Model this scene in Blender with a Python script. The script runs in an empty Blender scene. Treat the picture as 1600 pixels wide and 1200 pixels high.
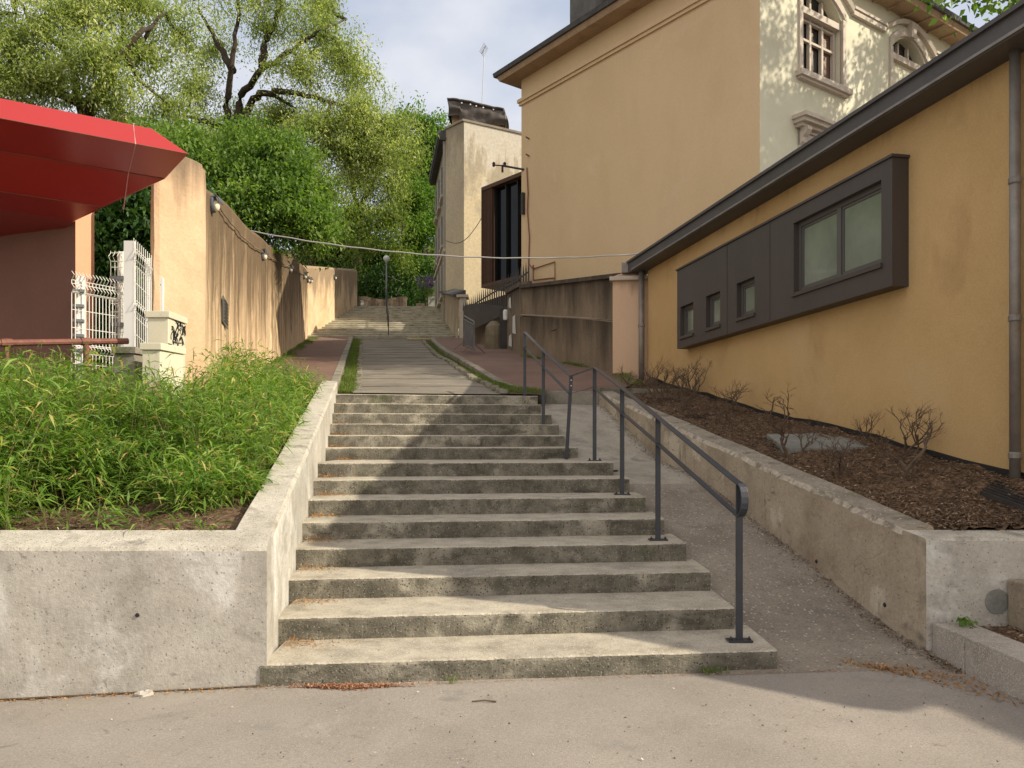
import bpy, math, random
import numpy as np
from mathutils import noise as mnoise
from mathutils import Vector, Matrix
random.seed(7); RNG = np.random.default_rng(11)
SC = bpy.context.scene; COL = SC.collection
R = math.radians
# ---------------------------------------------------------------- camera
EYE, HOR, F = 1.46, 697.0, 1244.0          # eye height, horizon row and focal length in pixels of the 1600 px photo
cd = bpy.data.cameras.new('camera'); cam = bpy.data.objects.new('camera', cd); COL.objects.link(cam)
cam.location = (0, 0, EYE); cam.rotation_euler = (R(90), 0, 0)
cd.sensor_width = 36; cd.lens = F/1600*36; cd.shift_y = (HOR-600)/1600; cd.clip_end = 800; cd.clip_start = .05
SC.camera = cam
# ---------------------------------------------------------------- sky, sun, exposure
TOSUN = Vector((.787, -.243, .566)).normalized()
w = bpy.data.worlds.new('World'); SC.world = w; w.use_nodes = True
nt = w.node_tree; nt.nodes.clear(); N = nt.nodes.new; L = nt.links.new
wo = N('ShaderNodeOutputWorld'); bg = N('ShaderNodeBackground'); bg.inputs[1].default_value = .1
sky = N('ShaderNodeTexSky'); sky.sky_type = 'NISHITA'; sky.sun_disc = False
sky.sun_elevation = math.asin(TOSUN.z); sky.sun_rotation = math.atan2(TOSUN.x, TOSUN.y)
tc = N('ShaderNodeTexCoord'); mp = N('ShaderNodeMapping'); mp.inputs['Scale'].default_value = (1, 1, 1.9)
mp.inputs['Location'].default_value = (.35, .1, .62)
nz = N('ShaderNodeTexNoise'); nz.inputs['Scale'].default_value = 2.1; nz.inputs['Detail'].default_value = 7; nz.inputs['Roughness'].default_value = .5
L(tc.outputs['Generated'], mp.inputs[0]); L(mp.outputs[0], nz.inputs[0])
rp = N('ShaderNodeValToRGB'); rp.color_ramp.elements[0].position = .39; rp.color_ramp.elements[1].position = .62
rp.color_ramp.elements[0].color = (3.5, 4.15, 5.5, 1); rp.color_ramp.elements[1].color = (7.6, 7.6, 7.8, 1)
L(nz.outputs[0], rp.inputs[0])
mx = N('ShaderNodeMix'); mx.data_type = 'RGBA'; mx.inputs[0].default_value = .85
L(sky.outputs[0], mx.inputs[6]); L(rp.outputs[0], mx.inputs[7]); sxy = N('ShaderNodeSeparateXYZ'); L(tc.outputs['Generated'], sxy.inputs[0])      # unseen sky behind the camera brightened and warmed to lift the shaded walls
mr = N('ShaderNodeMapRange'); mr.interpolation_type = 'SMOOTHSTEP'; mr.inputs[1].default_value = .55; mr.inputs[2].default_value = -.5; mr.inputs[3].default_value = 1; mr.inputs[4].default_value = 1.55; L(sxy.outputs[1], mr.inputs[0])
cmb = N('ShaderNodeVectorMath'); cmb.operation = 'SCALE'; L(mx.outputs[2], cmb.inputs[0]); L(mr.outputs[0], cmb.inputs['Scale'])
warm = N('ShaderNodeMix'); warm.data_type = 'RGBA'; warm.blend_type = 'MULTIPLY'; warm.inputs[7].default_value = (1.12, .97, .80, 1); mr2 = N('ShaderNodeMapRange'); mr2.inputs[1].default_value = .5; mr2.inputs[2].default_value = -.2; L(sxy.outputs[1], mr2.inputs[0]); L(mr2.outputs[0], warm.inputs[0]); L(cmb.outputs[0], warm.inputs[6])
L(warm.outputs[2], bg.inputs[0]); L(bg.outputs[0], wo.inputs[0])
sl = bpy.data.lights.new('sun', 'SUN'); sl.energy = 4.3; sl.angle = R(.5); sl.color = (1, .89, .70)
so = bpy.data.objects.new('sun', sl); COL.objects.link(so); so.rotation_euler = (-TOSUN).to_track_quat('-Z', 'Y').to_euler()
SC.view_settings.view_transform = 'Standard'; SC.view_settings.look = 'None'; SC.view_settings.exposure = .40; SC.view_settings.gamma = 1
SC.cycles.max_bounces = 5; SC.cycles.transparent_max_bounces = 6

# ---------------------------------------------------------------- helpers
def W(px, py, Y): return Vector(((px-800)/F*Y, Y, EYE+(HOR-py)*Y/F))
def on(px, py, zf, lo=3.0, hi=60.0):       # the point of a surface z=zf(x,y) that lies on a ray
    n = 400; last = None
    for i in range(n+1):
        Y = lo+(hi-lo)*i/n; p = W(px, py, Y); d = p.z-zf(p.x, p.y)
        if last is not None and (d <= 0) != (last <= 0): break
        last = d
    return Vector((p.x, p.y, zf(p.x, p.y)))
def lerp(a, b, t): return a+(b-a)*t
def interp(pts, x):
    xs = [p[0] for p in pts]
    return float(np.interp(x, xs, [p[1] for p in pts]))

def tag(o, label=None, cat=None, group=None, kind=None):
    if label: o['label'] = label
    if cat: o['category'] = cat
    if group: o['group'] = group
    if kind: o['kind'] = kind
    return o
def thing(name, label, cat, loc=(0, 0, 0), group=None):
    o = bpy.data.objects.new(name, None); COL.objects.link(o); o.location = loc; o.empty_display_size = .1
    return tag(o, label, cat, group)
def wloc(o):
    v = Vector(o.location)
    return v
class MB:
    def __init__(s): s.v = []; s.f = []; s.m = []; s.uv = {}
    def quad(s, a, b, c, d, m=0, uv=None):
        i = len(s.v); s.v += [tuple(a), tuple(b), tuple(c), tuple(d)]
        if uv: s.uv[len(s.f)] = uv
        s.f.append((i, i+1, i+2, i+3)); s.m.append(m)
    def poly(s, pts, m=0):
        i = len(s.v); s.v += [tuple(p) for p in pts]; s.f.append(tuple(range(i, i+len(pts)))); s.m.append(m)
    def loft(s, secs, closed=True, caps=True, m=0):
        i = len(s.v); n = len(secs[0])
        for sec in secs: s.v += [tuple(p) for p in sec]
        k = n if closed else n-1
        for a in range(len(secs)-1):
            for b in range(k):
                c = (b+1) % n
                s.f.append((i+a*n+b, i+a*n+c, i+(a+1)*n+c, i+(a+1)*n+b)); s.m.append(m)
        if caps and closed:
            s.f.append(tuple(i+j for j in reversed(range(n)))); s.m.append(m)
            e = i+(len(secs)-1)*n; s.f.append(tuple(e+j for j in range(n))); s.m.append(m)
        return s
    def box(s, c, sx, sy, sz, ang=0, m=0):   # centred box rotated about z
        ca, sa = math.cos(ang), math.sin(ang); c = Vector(c)
        def q(x, y, z): return (c.x+x*ca-y*sa, c.y+x*sa+y*ca, c.z+z)
        x, y, z = sx/2, sy/2, sz/2
        return s.loft([[q(-x, -y, -z), q(x, -y, -z), q(x, y, -z), q(-x, y, -z)], [q(-x, -y, z), q(x, -y, z), q(x, y, z), q(-x, y, z)]], m=m)
    def prism(s, pts, z0, z1, m=0):
        f0 = z0 if callable(z0) else (lambda x, y: z0); f1 = z1 if callable(z1) else (lambda x, y: z1)
        return s.loft([[(p[0], p[1], f0(p[0], p[1])) for p in pts], [(p[0], p[1], f1(p[0], p[1])) for p in pts]], m=m)
    def tube(s, pts, r, n=8, m=0, flat=None):
        pts = [Vector(p) for p in pts]; secs = []
        rs = r if isinstance(r, (list, tuple)) else [r]*len(pts)
        up = Vector((0, 0, 1))
        for i, p in enumerate(pts):
            t = (pts[min(i+1, len(pts)-1)]-pts[max(i-1, 0)]).normalized()
            a = t.cross(up if abs(t.z) < .95 else Vector((1, 0, 0))).normalized(); b = a.cross(t).normalized()
            if flat: secs.append([p+a*x*flat[0]/2+b*y*flat[1]/2 for x, y in ((-1, -1), (1, -1), (1, 1), (-1, 1))])
            else: secs.append([p+(a*math.cos(2*math.pi*k/n)+b*math.sin(2*math.pi*k/n))*rs[i] for k in range(n)])
        return s.loft(secs, m=m)
    def lathe(s, c, prof, n=16, m=0, axis=None):
        c = Vector(c); ax = Vector(axis or (0, 0, 1)).normalized()
        a = ax.cross(Vector((0, 0, 1)) if abs(ax.z) < .9 else Vector((1, 0, 0))).normalized(); b = ax.cross(a)
        return s.loft([[c+ax*h+(a*math.cos(2*math.pi*k/n)+b*math.sin(2*math.pi*k/n))*max(r, 1e-4) for k in range(n)] for r, h in prof], m=m)
    def build(s, name, mat, parent=None, smooth=False, bevel=0, jit=0):
        me = bpy.data.meshes.new(name); me.from_pydata(s.v, [], s.f); me.update()
        for mt in (mat if isinstance(mat, (list, tuple)) else [mat]): me.materials.append(mt)
        if any(s.m): me.polygons.foreach_set('material_index', s.m)
        if s.uv:
            ul = me.uv_layers.new(name='UVMap'); arr = np.zeros((len(me.loops), 2), np.float32)
            for fi, uv in s.uv.items():
                st = me.polygons[fi].loop_start
                for k, c in enumerate(uv): arr[st+k] = c
            ul.data.foreach_set('uv', arr.ravel())
        import bmesh
        bm = bmesh.new(); bm.from_mesh(me)
        bmesh.ops.remove_doubles(bm, verts=bm.verts, dist=1e-5)
        if not s.uv: bmesh.ops.recalc_face_normals(bm, faces=bm.faces)
        if jit:
            for v in bm.verts: v.co += Vector((random.gauss(0, jit), random.gauss(0, jit), random.gauss(0, jit)))
        bm.to_mesh(me); bm.free()
        if smooth: me.shade_smooth()
        o = bpy.data.objects.new(name, me); COL.objects.link(o)
        if bevel:
            b = o.modifiers.new('bevel', 'BEVEL'); b.width = bevel; b.segments = 2; b.limit_method = 'ANGLE'; b.angle_limit = R(35)
        adopt(o, parent)
        return o
def adopt(o, parent):
    if parent is not None:
        o.parent = parent
        t = Vector(parent.location) if parent.parent is None else Vector((0, 0, 0))   # parts already stand in world coordinates
        o.matrix_parent_inverse = Matrix.Translation(-t)
def struct(name, mb, mat, **k): return tag(mb.build(name, mat, **k), kind='structure')
def one(name, mb, mat, label, cat, group=None, **k): return tag(mb.build(name, mat, **k), label, cat, group)
def copy_tree(o, parent=None, delta=(0, 0, 0)):
    c = o.copy(); COL.objects.link(c)
    if parent is not None: c.parent = parent; c.matrix_parent_inverse = o.matrix_parent_inverse.copy()
    for ch in list(o.children): copy_tree(ch, c)
    return c
def np_mesh(name, v, f, mat, tone=None, parent=None):
    me = bpy.data.meshes.new(name); n = len(f); k = f.shape[1]
    me.vertices.add(len(v)); me.vertices.foreach_set('co', np.ascontiguousarray(v, np.float32).ravel())
    me.loops.add(n*k); me.loops.foreach_set('vertex_index', f.astype(np.int32).ravel())
    me.polygons.add(n); me.polygons.foreach_set('loop_start', np.arange(0, n*k, k, dtype=np.int32))
    me.update(calc_edges=True); me.materials.append(mat)
    if tone is not None:
        a = me.attributes.new('tone', 'FLOAT', 'FACE'); a.data.foreach_set('value', tone.astype(np.float32))
    o = bpy.data.objects.new(name, me); COL.objects.link(o); adopt(o, parent)
    return o
def unit(a): return a/np.maximum(np.linalg.norm(a, axis=1, keepdims=True), 1e-6)
def leaf_arrays(c, d, ln, wd, droop=.25):
    """one folded leaf per row: base, right, tip, left"""
    n = len(c); d = unit(d); up = np.tile([0, 0, 1.], (n, 1))+RNG.normal(0, .45, (n, 3))
    s = unit(np.cross(d, up)); nn = np.cross(s, d)
    ln = ln[:, None]; wd = wd[:, None]
    b = c; t = c+d*ln-np.array([0, 0, 1.])*ln*droop; m = c+d*ln*.45
    r = m+s*wd*.5+nn*wd*.12; l = m-s*wd*.5+nn*wd*.12
    v = np.stack([b, r, t, l], 1).reshape(-1, 3); f = np.arange(4*n).reshape(n, 4)
    return v, f

# ---------------------------------------------------------------- materials
def rgb(r, g, b):
    q = lambda c: ((c/255+.055)/1.055)**2.4 if c > 10 else c/255/12.92
    return (q(r), q(g), q(b), 1)
def C(r, g, b): return (r, g, b, 1)
def surf(name, cols, scale=2.0, rough=.85, bump=.15, bscale=60, speck=None, blotch=None, streak=None, lines=None, metal=0, spec=.35, stretch=(1, 1, 1), fine=.25, cracks=None, bump2=None, coat=0):
    m = bpy.data.materials.new(name); m.use_nodes = True; t = m.node_tree; t.nodes.clear(); N = t.nodes.new; L = t.links.new
    out = N('ShaderNodeOutputMaterial'); p = N('ShaderNodeBsdfPrincipled'); L(p.outputs[0], out.inputs[0])
    p.inputs['Roughness'].default_value = rough; p.inputs['Metallic'].default_value = metal; p.inputs['Specular IOR Level'].default_value = spec
    if coat: p.inputs['Coat Weight'].default_value = coat; p.inputs['Coat Roughness'].default_value = .12
    g = N('ShaderNodeNewGeometry')
    def mapped(sc):
        q = N('ShaderNodeVectorMath'); q.operation = 'MULTIPLY'; L(g.outputs['Position'], q.inputs[0]); q.inputs[1].default_value = sc; return q.outputs[0]
    pos = mapped(stretch)
    def noise(sc, det=4, ro=.6, vec=None, dist=0):
        n = N('ShaderNodeTexNoise'); n.inputs['Scale'].default_value = sc; n.inputs['Detail'].default_value = det; n.inputs['Roughness'].default_value = ro
        n.inputs['Distortion'].default_value = dist; L(vec or pos, n.inputs['Vector']); return n.outputs[0]
    def ramp(fac, pairs, const=False):
        r = N('ShaderNodeValToRGB'); e = r.color_ramp.elements
        while len(e) < len(pairs): e.new(.5)
        for k, (a, c) in enumerate(pairs): e[k].position = a; e[k].color = c
        if const: r.color_ramp.interpolation = 'CONSTANT'
        L(fac, r.inputs[0]); return r.outputs[0]
    def mix(fac, a, b, mode='MIX'):
        x = N('ShaderNodeMix'); x.data_type = 'RGBA'; x.blend_type = mode
        if isinstance(fac, float): x.inputs[0].default_value = fac
        else: L(fac, x.inputs[0])
        for s_, i in ((a, 6), (b, 7)):
            if isinstance(s_, tuple): x.inputs[i].default_value = s_
            else: L(s_, x.inputs[i])
        return x.outputs[2]
    def mul(a, b):
        x = N('ShaderNodeMath'); x.operation = 'MULTIPLY'
        for s_, i in ((a, 0), (b, 1)):
            if isinstance(s_, float): x.inputs[i].default_value = s_
            else: L(s_, x.inputs[i])
        return x.outputs[0]
    k = len(cols)
    col = ramp(noise(scale, 6, .62), [(.3+.4*i/max(k-1, 1), c) for i, c in enumerate(cols)]) if k > 1 else mix(0.0, cols[0], cols[0])
    B, Wt = C(0, 0, 0), C(1, 1, 1)
    for bl in (blotch or []):
        c, sc, lo, hi = bl[:4]; vec = mapped(bl[4]) if len(bl) > 4 else None
        col = mix(ramp(noise(sc, 7, .6, vec, .4), [(lo, B), (hi, Wt)]), col, c)
    if streak:
        for c, us, vl, amt, lo, hi in streak:      # UV: u metres along, v metres below the top
            uv = N('ShaderNodeUVMap'); q = N('ShaderNodeVectorMath'); q.operation = 'MULTIPLY'; L(uv.outputs[0], q.inputs[0]); q.inputs[1].default_value = (us, .28, 1)
            n1 = noise(1.0, 6, .62, q.outputs[0], .15)
            sp = N('ShaderNodeSeparateXYZ'); L(uv.outputs[0], sp.inputs[0])
            mr = N('ShaderNodeMapRange'); mr.inputs[1].default_value = 0; mr.inputs[2].default_value = vl; mr.inputs[3].default_value = .30; mr.inputs[4].default_value = -.12; L(sp.outputs[1], mr.inputs[0])
            ad = N('ShaderNodeMath'); ad.operation = 'ADD'; L(n1, ad.inputs[0]); L(mr.outputs[0], ad.inputs[1])
            col = mix(mul(ramp(ad.outputs[0], [(lo, B), (hi, Wt)]), float(amt)), col, c)
    if speck:
        for c, sc, thr, amt in speck:
            v = N('ShaderNodeTexVoronoi'); v.inputs['Scale'].default_value = sc; L(pos, v.inputs['Vector'])
            sx = N('ShaderNodeSeparateColor'); L(v.outputs['Color'], sx.inputs[0])
            pick = N('ShaderNodeMath'); pick.operation = 'GREATER_THAN'; L(sx.outputs[0], pick.inputs[0]); pick.inputs[1].default_value = thr
            near = N('ShaderNodeMath'); near.operation = 'LESS_THAN'; L(v.outputs['Distance'], near.inputs[0]); near.inputs[1].default_value = .38
            col = mix(mul(mul(pick.outputs[0], near.outputs[0]), float(amt)), col, c)
    if cracks:
        c, sc, wd = cracks
        v = N('ShaderNodeTexVoronoi'); v.feature = 'DISTANCE_TO_EDGE'; v.inputs['Scale'].default_value = sc
        dn = N('ShaderNodeTexNoise'); dn.inputs['Scale'].default_value = 3; L(pos, dn.inputs['Vector'])
        av = N('ShaderNodeVectorMath'); av.operation = 'ADD'; L(pos, av.inputs[0]); L(dn.outputs['Color'], av.inputs[1]); L(av.outputs[0], v.inputs['Vector'])
        col = mix(ramp(v.outputs['Distance'], [(0, Wt), (wd, B)]), col, c)
    if fine: 
        col = mix(float(fine), col, mix(1.0, col, ramp(noise(bscale*.55, 3, .75), [(.3, C(.45, .45, .45)), (.7, C(1.5, 1.5, 1.5))]), 'MULTIPLY'))
    L(col, p.inputs['Base Color'])
    if bump:
        h = noise(bscale, 4, .7)
        if bump2: 
            a2 = N('ShaderNodeMath'); a2.operation = 'MULTIPLY_ADD'; L(noise(bump2[0], 4, .6), a2.inputs[0]); a2.inputs[1].default_value = bump2[1]; L(h, a2.inputs[2]); h = a2.outputs[0]
        b = N('ShaderNodeBump'); b.inputs['Strength'].default_value = min(1, bump*2.5); b.inputs['Distance'].default_value = .012; L(h, b.inputs['Height']); L(b.outputs[0], p.inputs['Normal'])
    return m
def leafmat(name, cols, trans=.35, rough=.55):
    m = bpy.data.materials.new(name); m.use_nodes = True; t = m.node_tree; t.nodes.clear(); N = t.nodes.new; L = t.links.new
    out = N('ShaderNodeOutputMaterial'); p = N('ShaderNodeBsdfPrincipled'); tr = N('ShaderNodeBsdfTranslucent'); mx = N('ShaderNodeMixShader')
    a = N('ShaderNodeAttribute'); a.attribute_name = 'tone'
    r = N('ShaderNodeValToRGB'); e = r.color_ramp.elements
    while len(e) < len(cols): e.new(.5)
    for k, c in enumerate(cols): e[k].position = c[0]; e[k].color = c[1]
    L(a.outputs['Fac'], r.inputs[0]); L(r.outputs[0], p.inputs['Base Color']); p.inputs['Roughness'].default_value = rough; p.inputs['Specular IOR Level'].default_value = .3
    g = N('ShaderNodeMix'); g.data_type = 'RGBA'; g.blend_type = 'MULTIPLY'; g.inputs[0].default_value = 1; L(r.outputs[0], g.inputs[6]); g.inputs[7].default_value = (1.5, 1.6, .7, 1)
    L(g.outputs[2], tr.inputs[0]); mx.inputs[0].default_value = trans; L(p.outputs[0], mx.inputs[1]); L(tr.outputs[0], mx.inputs[2]); L(mx.outputs[0], out.inputs[0])
    return m
def plain(name, c, rough=.5, metal=0, spec=.5, coat=0): return surf(name, [c], rough=rough, metal=metal, spec=spec, bump=0, fine=0, coat=coat)

M = {}
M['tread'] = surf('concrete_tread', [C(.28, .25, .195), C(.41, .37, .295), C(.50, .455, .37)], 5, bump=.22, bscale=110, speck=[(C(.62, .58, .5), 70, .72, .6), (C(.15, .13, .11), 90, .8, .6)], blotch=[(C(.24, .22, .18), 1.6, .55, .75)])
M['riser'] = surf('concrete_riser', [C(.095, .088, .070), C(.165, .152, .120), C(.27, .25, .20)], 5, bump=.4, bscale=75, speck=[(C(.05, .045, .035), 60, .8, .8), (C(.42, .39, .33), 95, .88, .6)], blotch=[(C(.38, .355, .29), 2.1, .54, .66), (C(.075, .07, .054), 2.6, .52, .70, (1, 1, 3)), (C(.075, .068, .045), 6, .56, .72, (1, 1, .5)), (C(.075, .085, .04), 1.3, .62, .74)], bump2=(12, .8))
M['planter'] = surf('planter_concrete', [C(.32, .30, .262), C(.42, .395, .35), C(.51, .485, .435)], 1.6, bump=.16, bscale=60, speck=[(C(.16, .15, .13), 70, .93, .7)], blotch=[(C(.68, .67, .64), 1.1, .51, .66), (C(.54, .56, .51), .9, .56, .68), (C(.27, .255, .225), 2.2, .56, .72, (1, 1, 1.4)), (C(.28, .26, .22), 14, .62, .7)], bump2=(9, .5))
M['planter_side'] = surf('planter_concrete_stained', [C(.25, .20, .145), C(.36, .30, .225), C(.45, .385, .295)], 1.3, bump=.25, bscale=60, speck=[(C(.14, .12, .10), 55, .95, .7)], blotch=[(C(.50, .44, .35), 1.3, .60, .64), (C(.16, .14, .11), 2.4, .56, .72, (1, 1, 1.6)), (C(.2, .18, .14), 7, .58, .72, (1, 1, .25))], bump2=(7, 1.2), cracks=(C(.15, .13, .11), .8, .003))
M['coping'] = surf('planter_coping', [C(.35, .32, .27), C(.50, .47, .40), C(.60, .56, .48)], 3, bump=.35, bscale=80, speck=[(C(.2, .18, .15), 60, .8, .7)], blotch=[(C(.27, .25, .21), 3, .56, .68)])
M['coping_worn'] = surf('worn_coping', [C(.20, .175, .135), C(.28, .245, .195), C(.36, .32, .255)], 3, bump=.4, bscale=70, speck=[(C(.55, .5, .42), 50, .9, .8)], blotch=[(C(.14, .12, .09), 3, .55, .68)])
M['kerb_pale'] = surf('chipped_edge', [C(.33, .29, .23), C(.50, .45, .37)], 20, bump=.5, bscale=50, blotch=[(C(.2, .17, .13), 9, .5, .62)])
M['street'] = surf('street_asphalt', [C(.225, .20, .172), C(.272, .244, .212), C(.318, .286, .25)], .8, bump=.13, bscale=160, speck=[(C(.13, .12, .11), 120, .72, .5), (C(.45, .42, .38), 140, .9, .6)], blotch=[(C(.33, .285, .225), .7, .6, .8), (C(.19, .175, .158), 1.5, .60, .72), (C(.36, .33, .29), .5, .56, .70), (C(.20, .18, .155), 5, .64, .72)], fine=.35)
M['ramp'] = surf('ramp_aggregate', [C(.20, .168, .13), C(.26, .222, .175), C(.31, .27, .215)], 2, bump=.35, bscale=90, speck=[(C(.50, .47, .43), 42, .84, .7), (C(.10, .09, .08), 48, .8, .6)], blotch=[(C(.15, .135, .115), 1.8, .58, .75)], fine=.4)
M['ramp_patch'] = surf('ramp_concrete', [C(.25, .22, .175), C(.34, .305, .25), C(.40, .36, .30)], 3, bump=.2, bscale=90, blotch=[(C(.22, .2, .17), 3, .55, .7)], speck=[(C(.15, .14, .12), 70, .85, .6)])
M['path'] = surf('path_asphalt', [C(.15, .134, .108), C(.19, .17, .138), C(.235, .21, .17)], 1.4, bump=.25, bscale=90, speck=[(C(.30, .28, .24), 60, .85, .5)], blotch=[(C(.27, .25, .21), 1.1, .58, .72, (.35, 1.6, 1)), (C(.10, .09, .07), 2.0, .62, .74)])
M['redwalk'] = surf('red_asphalt', [C(.135, .082, .062), C(.17, .105, .08), C(.20, .13, .10)], 1.0, bump=.15, bscale=120, blotch=[(C(.13, .085, .07), 1.2, .55, .75)], speck=[(C(.3, .2, .17), 90, .85, .4)])
M['kerb'] = surf('kerb_stone', [C(.20, .18, .145), C(.31, .285, .235)], 5, bump=.35, bscale=70, blotch=[(C(.11, .115, .06), 3, .5, .66)])
M['granite'] = surf('granite', [C(.36, .325, .285), C(.44, .40, .35)], 3, bump=.25, bscale=130, speck=[(C(.12, .11, .10), 110, .7, .7), (C(.66, .62, .56), 95, .75, .7)], blotch=[(C(.26, .235, .2), 2, .56, .75)])
M['upstep'] = surf('upper_step_stone', [C(.24, .22, .165), C(.33, .305, .235), C(.42, .39, .31)], 2.5, bump=.3, bscale=30, blotch=[(C(.13, .12, .09), 3, .56, .7, (1, 1, 4))])
M['soil'] = surf('bark_mulch', [C(.06, .037, .023), C(.115, .074, .046), C(.20, .135, .085)], 22, bump=.9, bscale=40, speck=[(C(.26, .18, .12), 60, .82, .8)], blotch=[(C(.03, .02, .014), 2.2, .55, .7)], rough=.95, spec=.15)
M['earth'] = surf('earth', [C(.06, .042, .026), C(.11, .08, .05), C(.14, .12, .06)], 1.5, bump=.6, bscale=20, rough=.95, spec=.1)
M['yellow'] = surf('yellow_render', [C(.50, .33, .145), C(.55, .37, .168), C(.60, .41, .195)], .8, bump=.35, bscale=110, blotch=[(C(.44, .28, .12), 1.3, .56, .76, (1, 1, .6)), (C(.60, .42, .215), .6, .55, .7)], streak=[(C(.17, .11, .06), 2.2, .5, .5, .72, .95)], bump2=(25, .5), fine=.18)
M['pinkwall'] = surf('pink_render', [C(.60, .42, .28), C(.65, .47, .33)], 1, bump=.2, bscale=90, streak=[(C(.2, .13, .09), 3, .6, .6, .64, .85)], fine=.1)
M['darkclad'] = surf('zinc_cladding', [C(.055, .045, .042), C(.068, .057, .053)], 1.5, rough=.5, bump=.03, bscale=20, spec=.4, fine=.1, stretch=(1, 1, .3))
M['fascia'] = surf('zinc_fascia', [C(.055, .050, .049), C(.08, .073, .071)], 1.2, rough=.5, bump=.04, bscale=25, spec=.4, fine=.1)
M['pvc'] = plain('window_frame_paint', C(.085, .08, .075), .4)
M['frost'] = surf('frosted_glass', [C(.17, .195, .155), C(.25, .275, .23)], 1.4, rough=.06, bump=0, spec=.8, fine=0, blotch=[(C(.15, .18, .14), 1.6, .5, .75)])
M['glass'] = plain('dark_glass', C(.012, .014, .014), .04, spec=.7)
M['glass2'] = plain('black_glass', C(.006, .007, .007), .10, spec=.22)
M['zinc'] = surf('zinc_pipe', [C(.16, .145, .13), C(.27, .25, .23)], 4, rough=.45, metal=.3, bump=.05, fine=.1, blotch=[(C(.2, .15, .11), 6, .6, .75)])
M['beige'] = surf('beige_render', [C(.575, .43, .255), C(.595, .447, .268), C(.615, .462, .28)], .35, bump=.08, bscale=50, blotch=[(C(.54, .40, .235), .6, .5, .72, (1, 1, .45)), (C(.63, .48, .30), .9, .58, .76), (C(.50, .365, .215), 2.6, .68, .80, (1, 1, .35))], fine=.12)
M['cream'] = surf('cream_render', [C(.55, .53, .41), C(.60, .58, .45), C(.64, .62, .49)], .6, bump=.1, bscale=60, fine=.08, blotch=[(C(.50, .47, .36), .9, .55, .8)])
M['stone'] = surf('carved_stone', [C(.46, .40, .34), C(.56, .50, .43)], 2, bump=.15, bscale=60, fine=.15, blotch=[(C(.33, .28, .23), 3, .6, .8)])
M['tile'] = surf('roof_tile_edge', [C(.05, .05, .052), C(.09, .088, .088)], 5, bump=.4, bscale=12)
M['soffit_dark'] = surf('brown_curtain', [C(.10, .055, .04), C(.16, .09, .065)], 4, stretch=(4, 4, .3), rough=.3)
M['soffit'] = surf('eaves_board', [C(.34, .24, .155), C(.42, .30, .20)], 1.5, bump=.1, bscale=30, blotch=[(C(.20, .14, .09), 2, .56, .75)])
M['oldwall'] = surf('ochre_lime_wall', [C(.58, .385, .21), C(.66, .46, .27), C(.72, .53, .335)], .9, bump=.3, bscale=28, streak=[(C(.80, .64, .44), 5, 9, .5, .60, .70), (C(.25, .165, .09), 7.5, 3.8, .85, .48, .74), (C(.12, .084, .048), 3.0, 3.2, .88, .50, .70)], bump2=(5, 1.5), fine=.15)
M['oldwall2'] = surf('plastered_lane_wall', [C(.58, .42, .25), C(.68, .50, .31), C(.74, .57, .38)], 1.2, bump=.3, bscale=28, streak=[(C(.26, .19, .125), 1.2, 2.2, .85, .52, .68)], blotch=[(C(.48, .36, .24), 1.1, .58, .68)], bump2=(5, 1.5), fine=.15)
M['oldend'] = surf('ochre_wall_end', [C(.52, .355, .22), C(.59, .415, .265), C(.63, .455, .30)], 1.1, bump=.25, bscale=30, streak=[(C(.14, .10, .065), 3, .9, .85, .52, .80)], blotch=[(C(.55, .36, .2), 2.0, .58, .78)], bump2=(6, 1.2), fine=.12)
M['dirtwall'] = surf('sooty_retaining_wall', [C(.13, .097, .066), C(.19, .145, .10), C(.26, .20, .14)], 1.5, bump=.3, bscale=40, streak=[(C(.30, .24, .17), 2.5, 12, .45, .60, .74), (C(.06, .043, .028), 1.3, 3.5, .45, .56, .80), (C(.03, .022, .015), 2.0, 1.1, .8, .58, .84)], blotch=[(C(.20, .155, .11), 2.2, .58, .74)], fine=.25)
M['dirtwall2'] = surf('sooty_ledge', [C(.20, .155, .11), C(.28, .22, .16)], 3)
M['farfront'] = surf('peeling_cream_render', [C(.60, .50, .33), C(.66, .56, .38)], .8, bump=.2, bscale=20, streak=[(C(.36, .31, .23), .7, 6.0, .85, .56, .66), (C(.62, .58, .50), 1.3, 4.0, .7, .60, .66)], blotch=[(C(.42, .37, .29), 1.6, .64, .68)])
M['farside'] = surf('grey_beige_render', [C(.42, .36, .26), C(.50, .43, .31)], .8, bump=.15, bscale=20, streak=[(C(.22, .18, .13), .9, 3.5, .7, .56, .70)])
M['shutter'] = surf('grey_shutter', [C(.30, .29, .26), C(.38, .37, .33)], 2, bump=.3, bscale=30, stretch=(1, 1, 12))
M['tarp'] = surf('black_tarpaulin', [C(.05, .042, .038), C(.10, .085, .075)], 3, rough=.45, bump=.3, bscale=8, spec=.4)
M['timber'] = surf('brown_timber', [C(.07, .034, .018), C(.11, .055, .03)], 8, bump=.3, bscale=30, stretch=(6, 6, .4), rough=.6)
M['red'] = surf('red_lacquered_metal', [C(.31, .018, .018), C(.34, .022, .021)], .5, rough=.28, bump=.02, bscale=3, spec=.5, fine=0)
M['rose'] = surf('rose_render_shaded', [C(.22, .115, .09), C(.26, .14, .11)], .9, bump=.15, bscale=50, fine=.1)  # deep shade under the canopy is put into this darker base
M['rose_lit'] = surf('rose_render_lit', [C(.68, .36, .22), C(.72, .40, .25)], .9, bump=.1, bscale=50, fine=.05)  # end face of the same wall, with sunlight put into the lighter colour
M['white'] = plain('white_paint', C(.78, .78, .77), .4)
M['wire'] = plain('white_wire', C(.70, .70, .66), .4)
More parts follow.
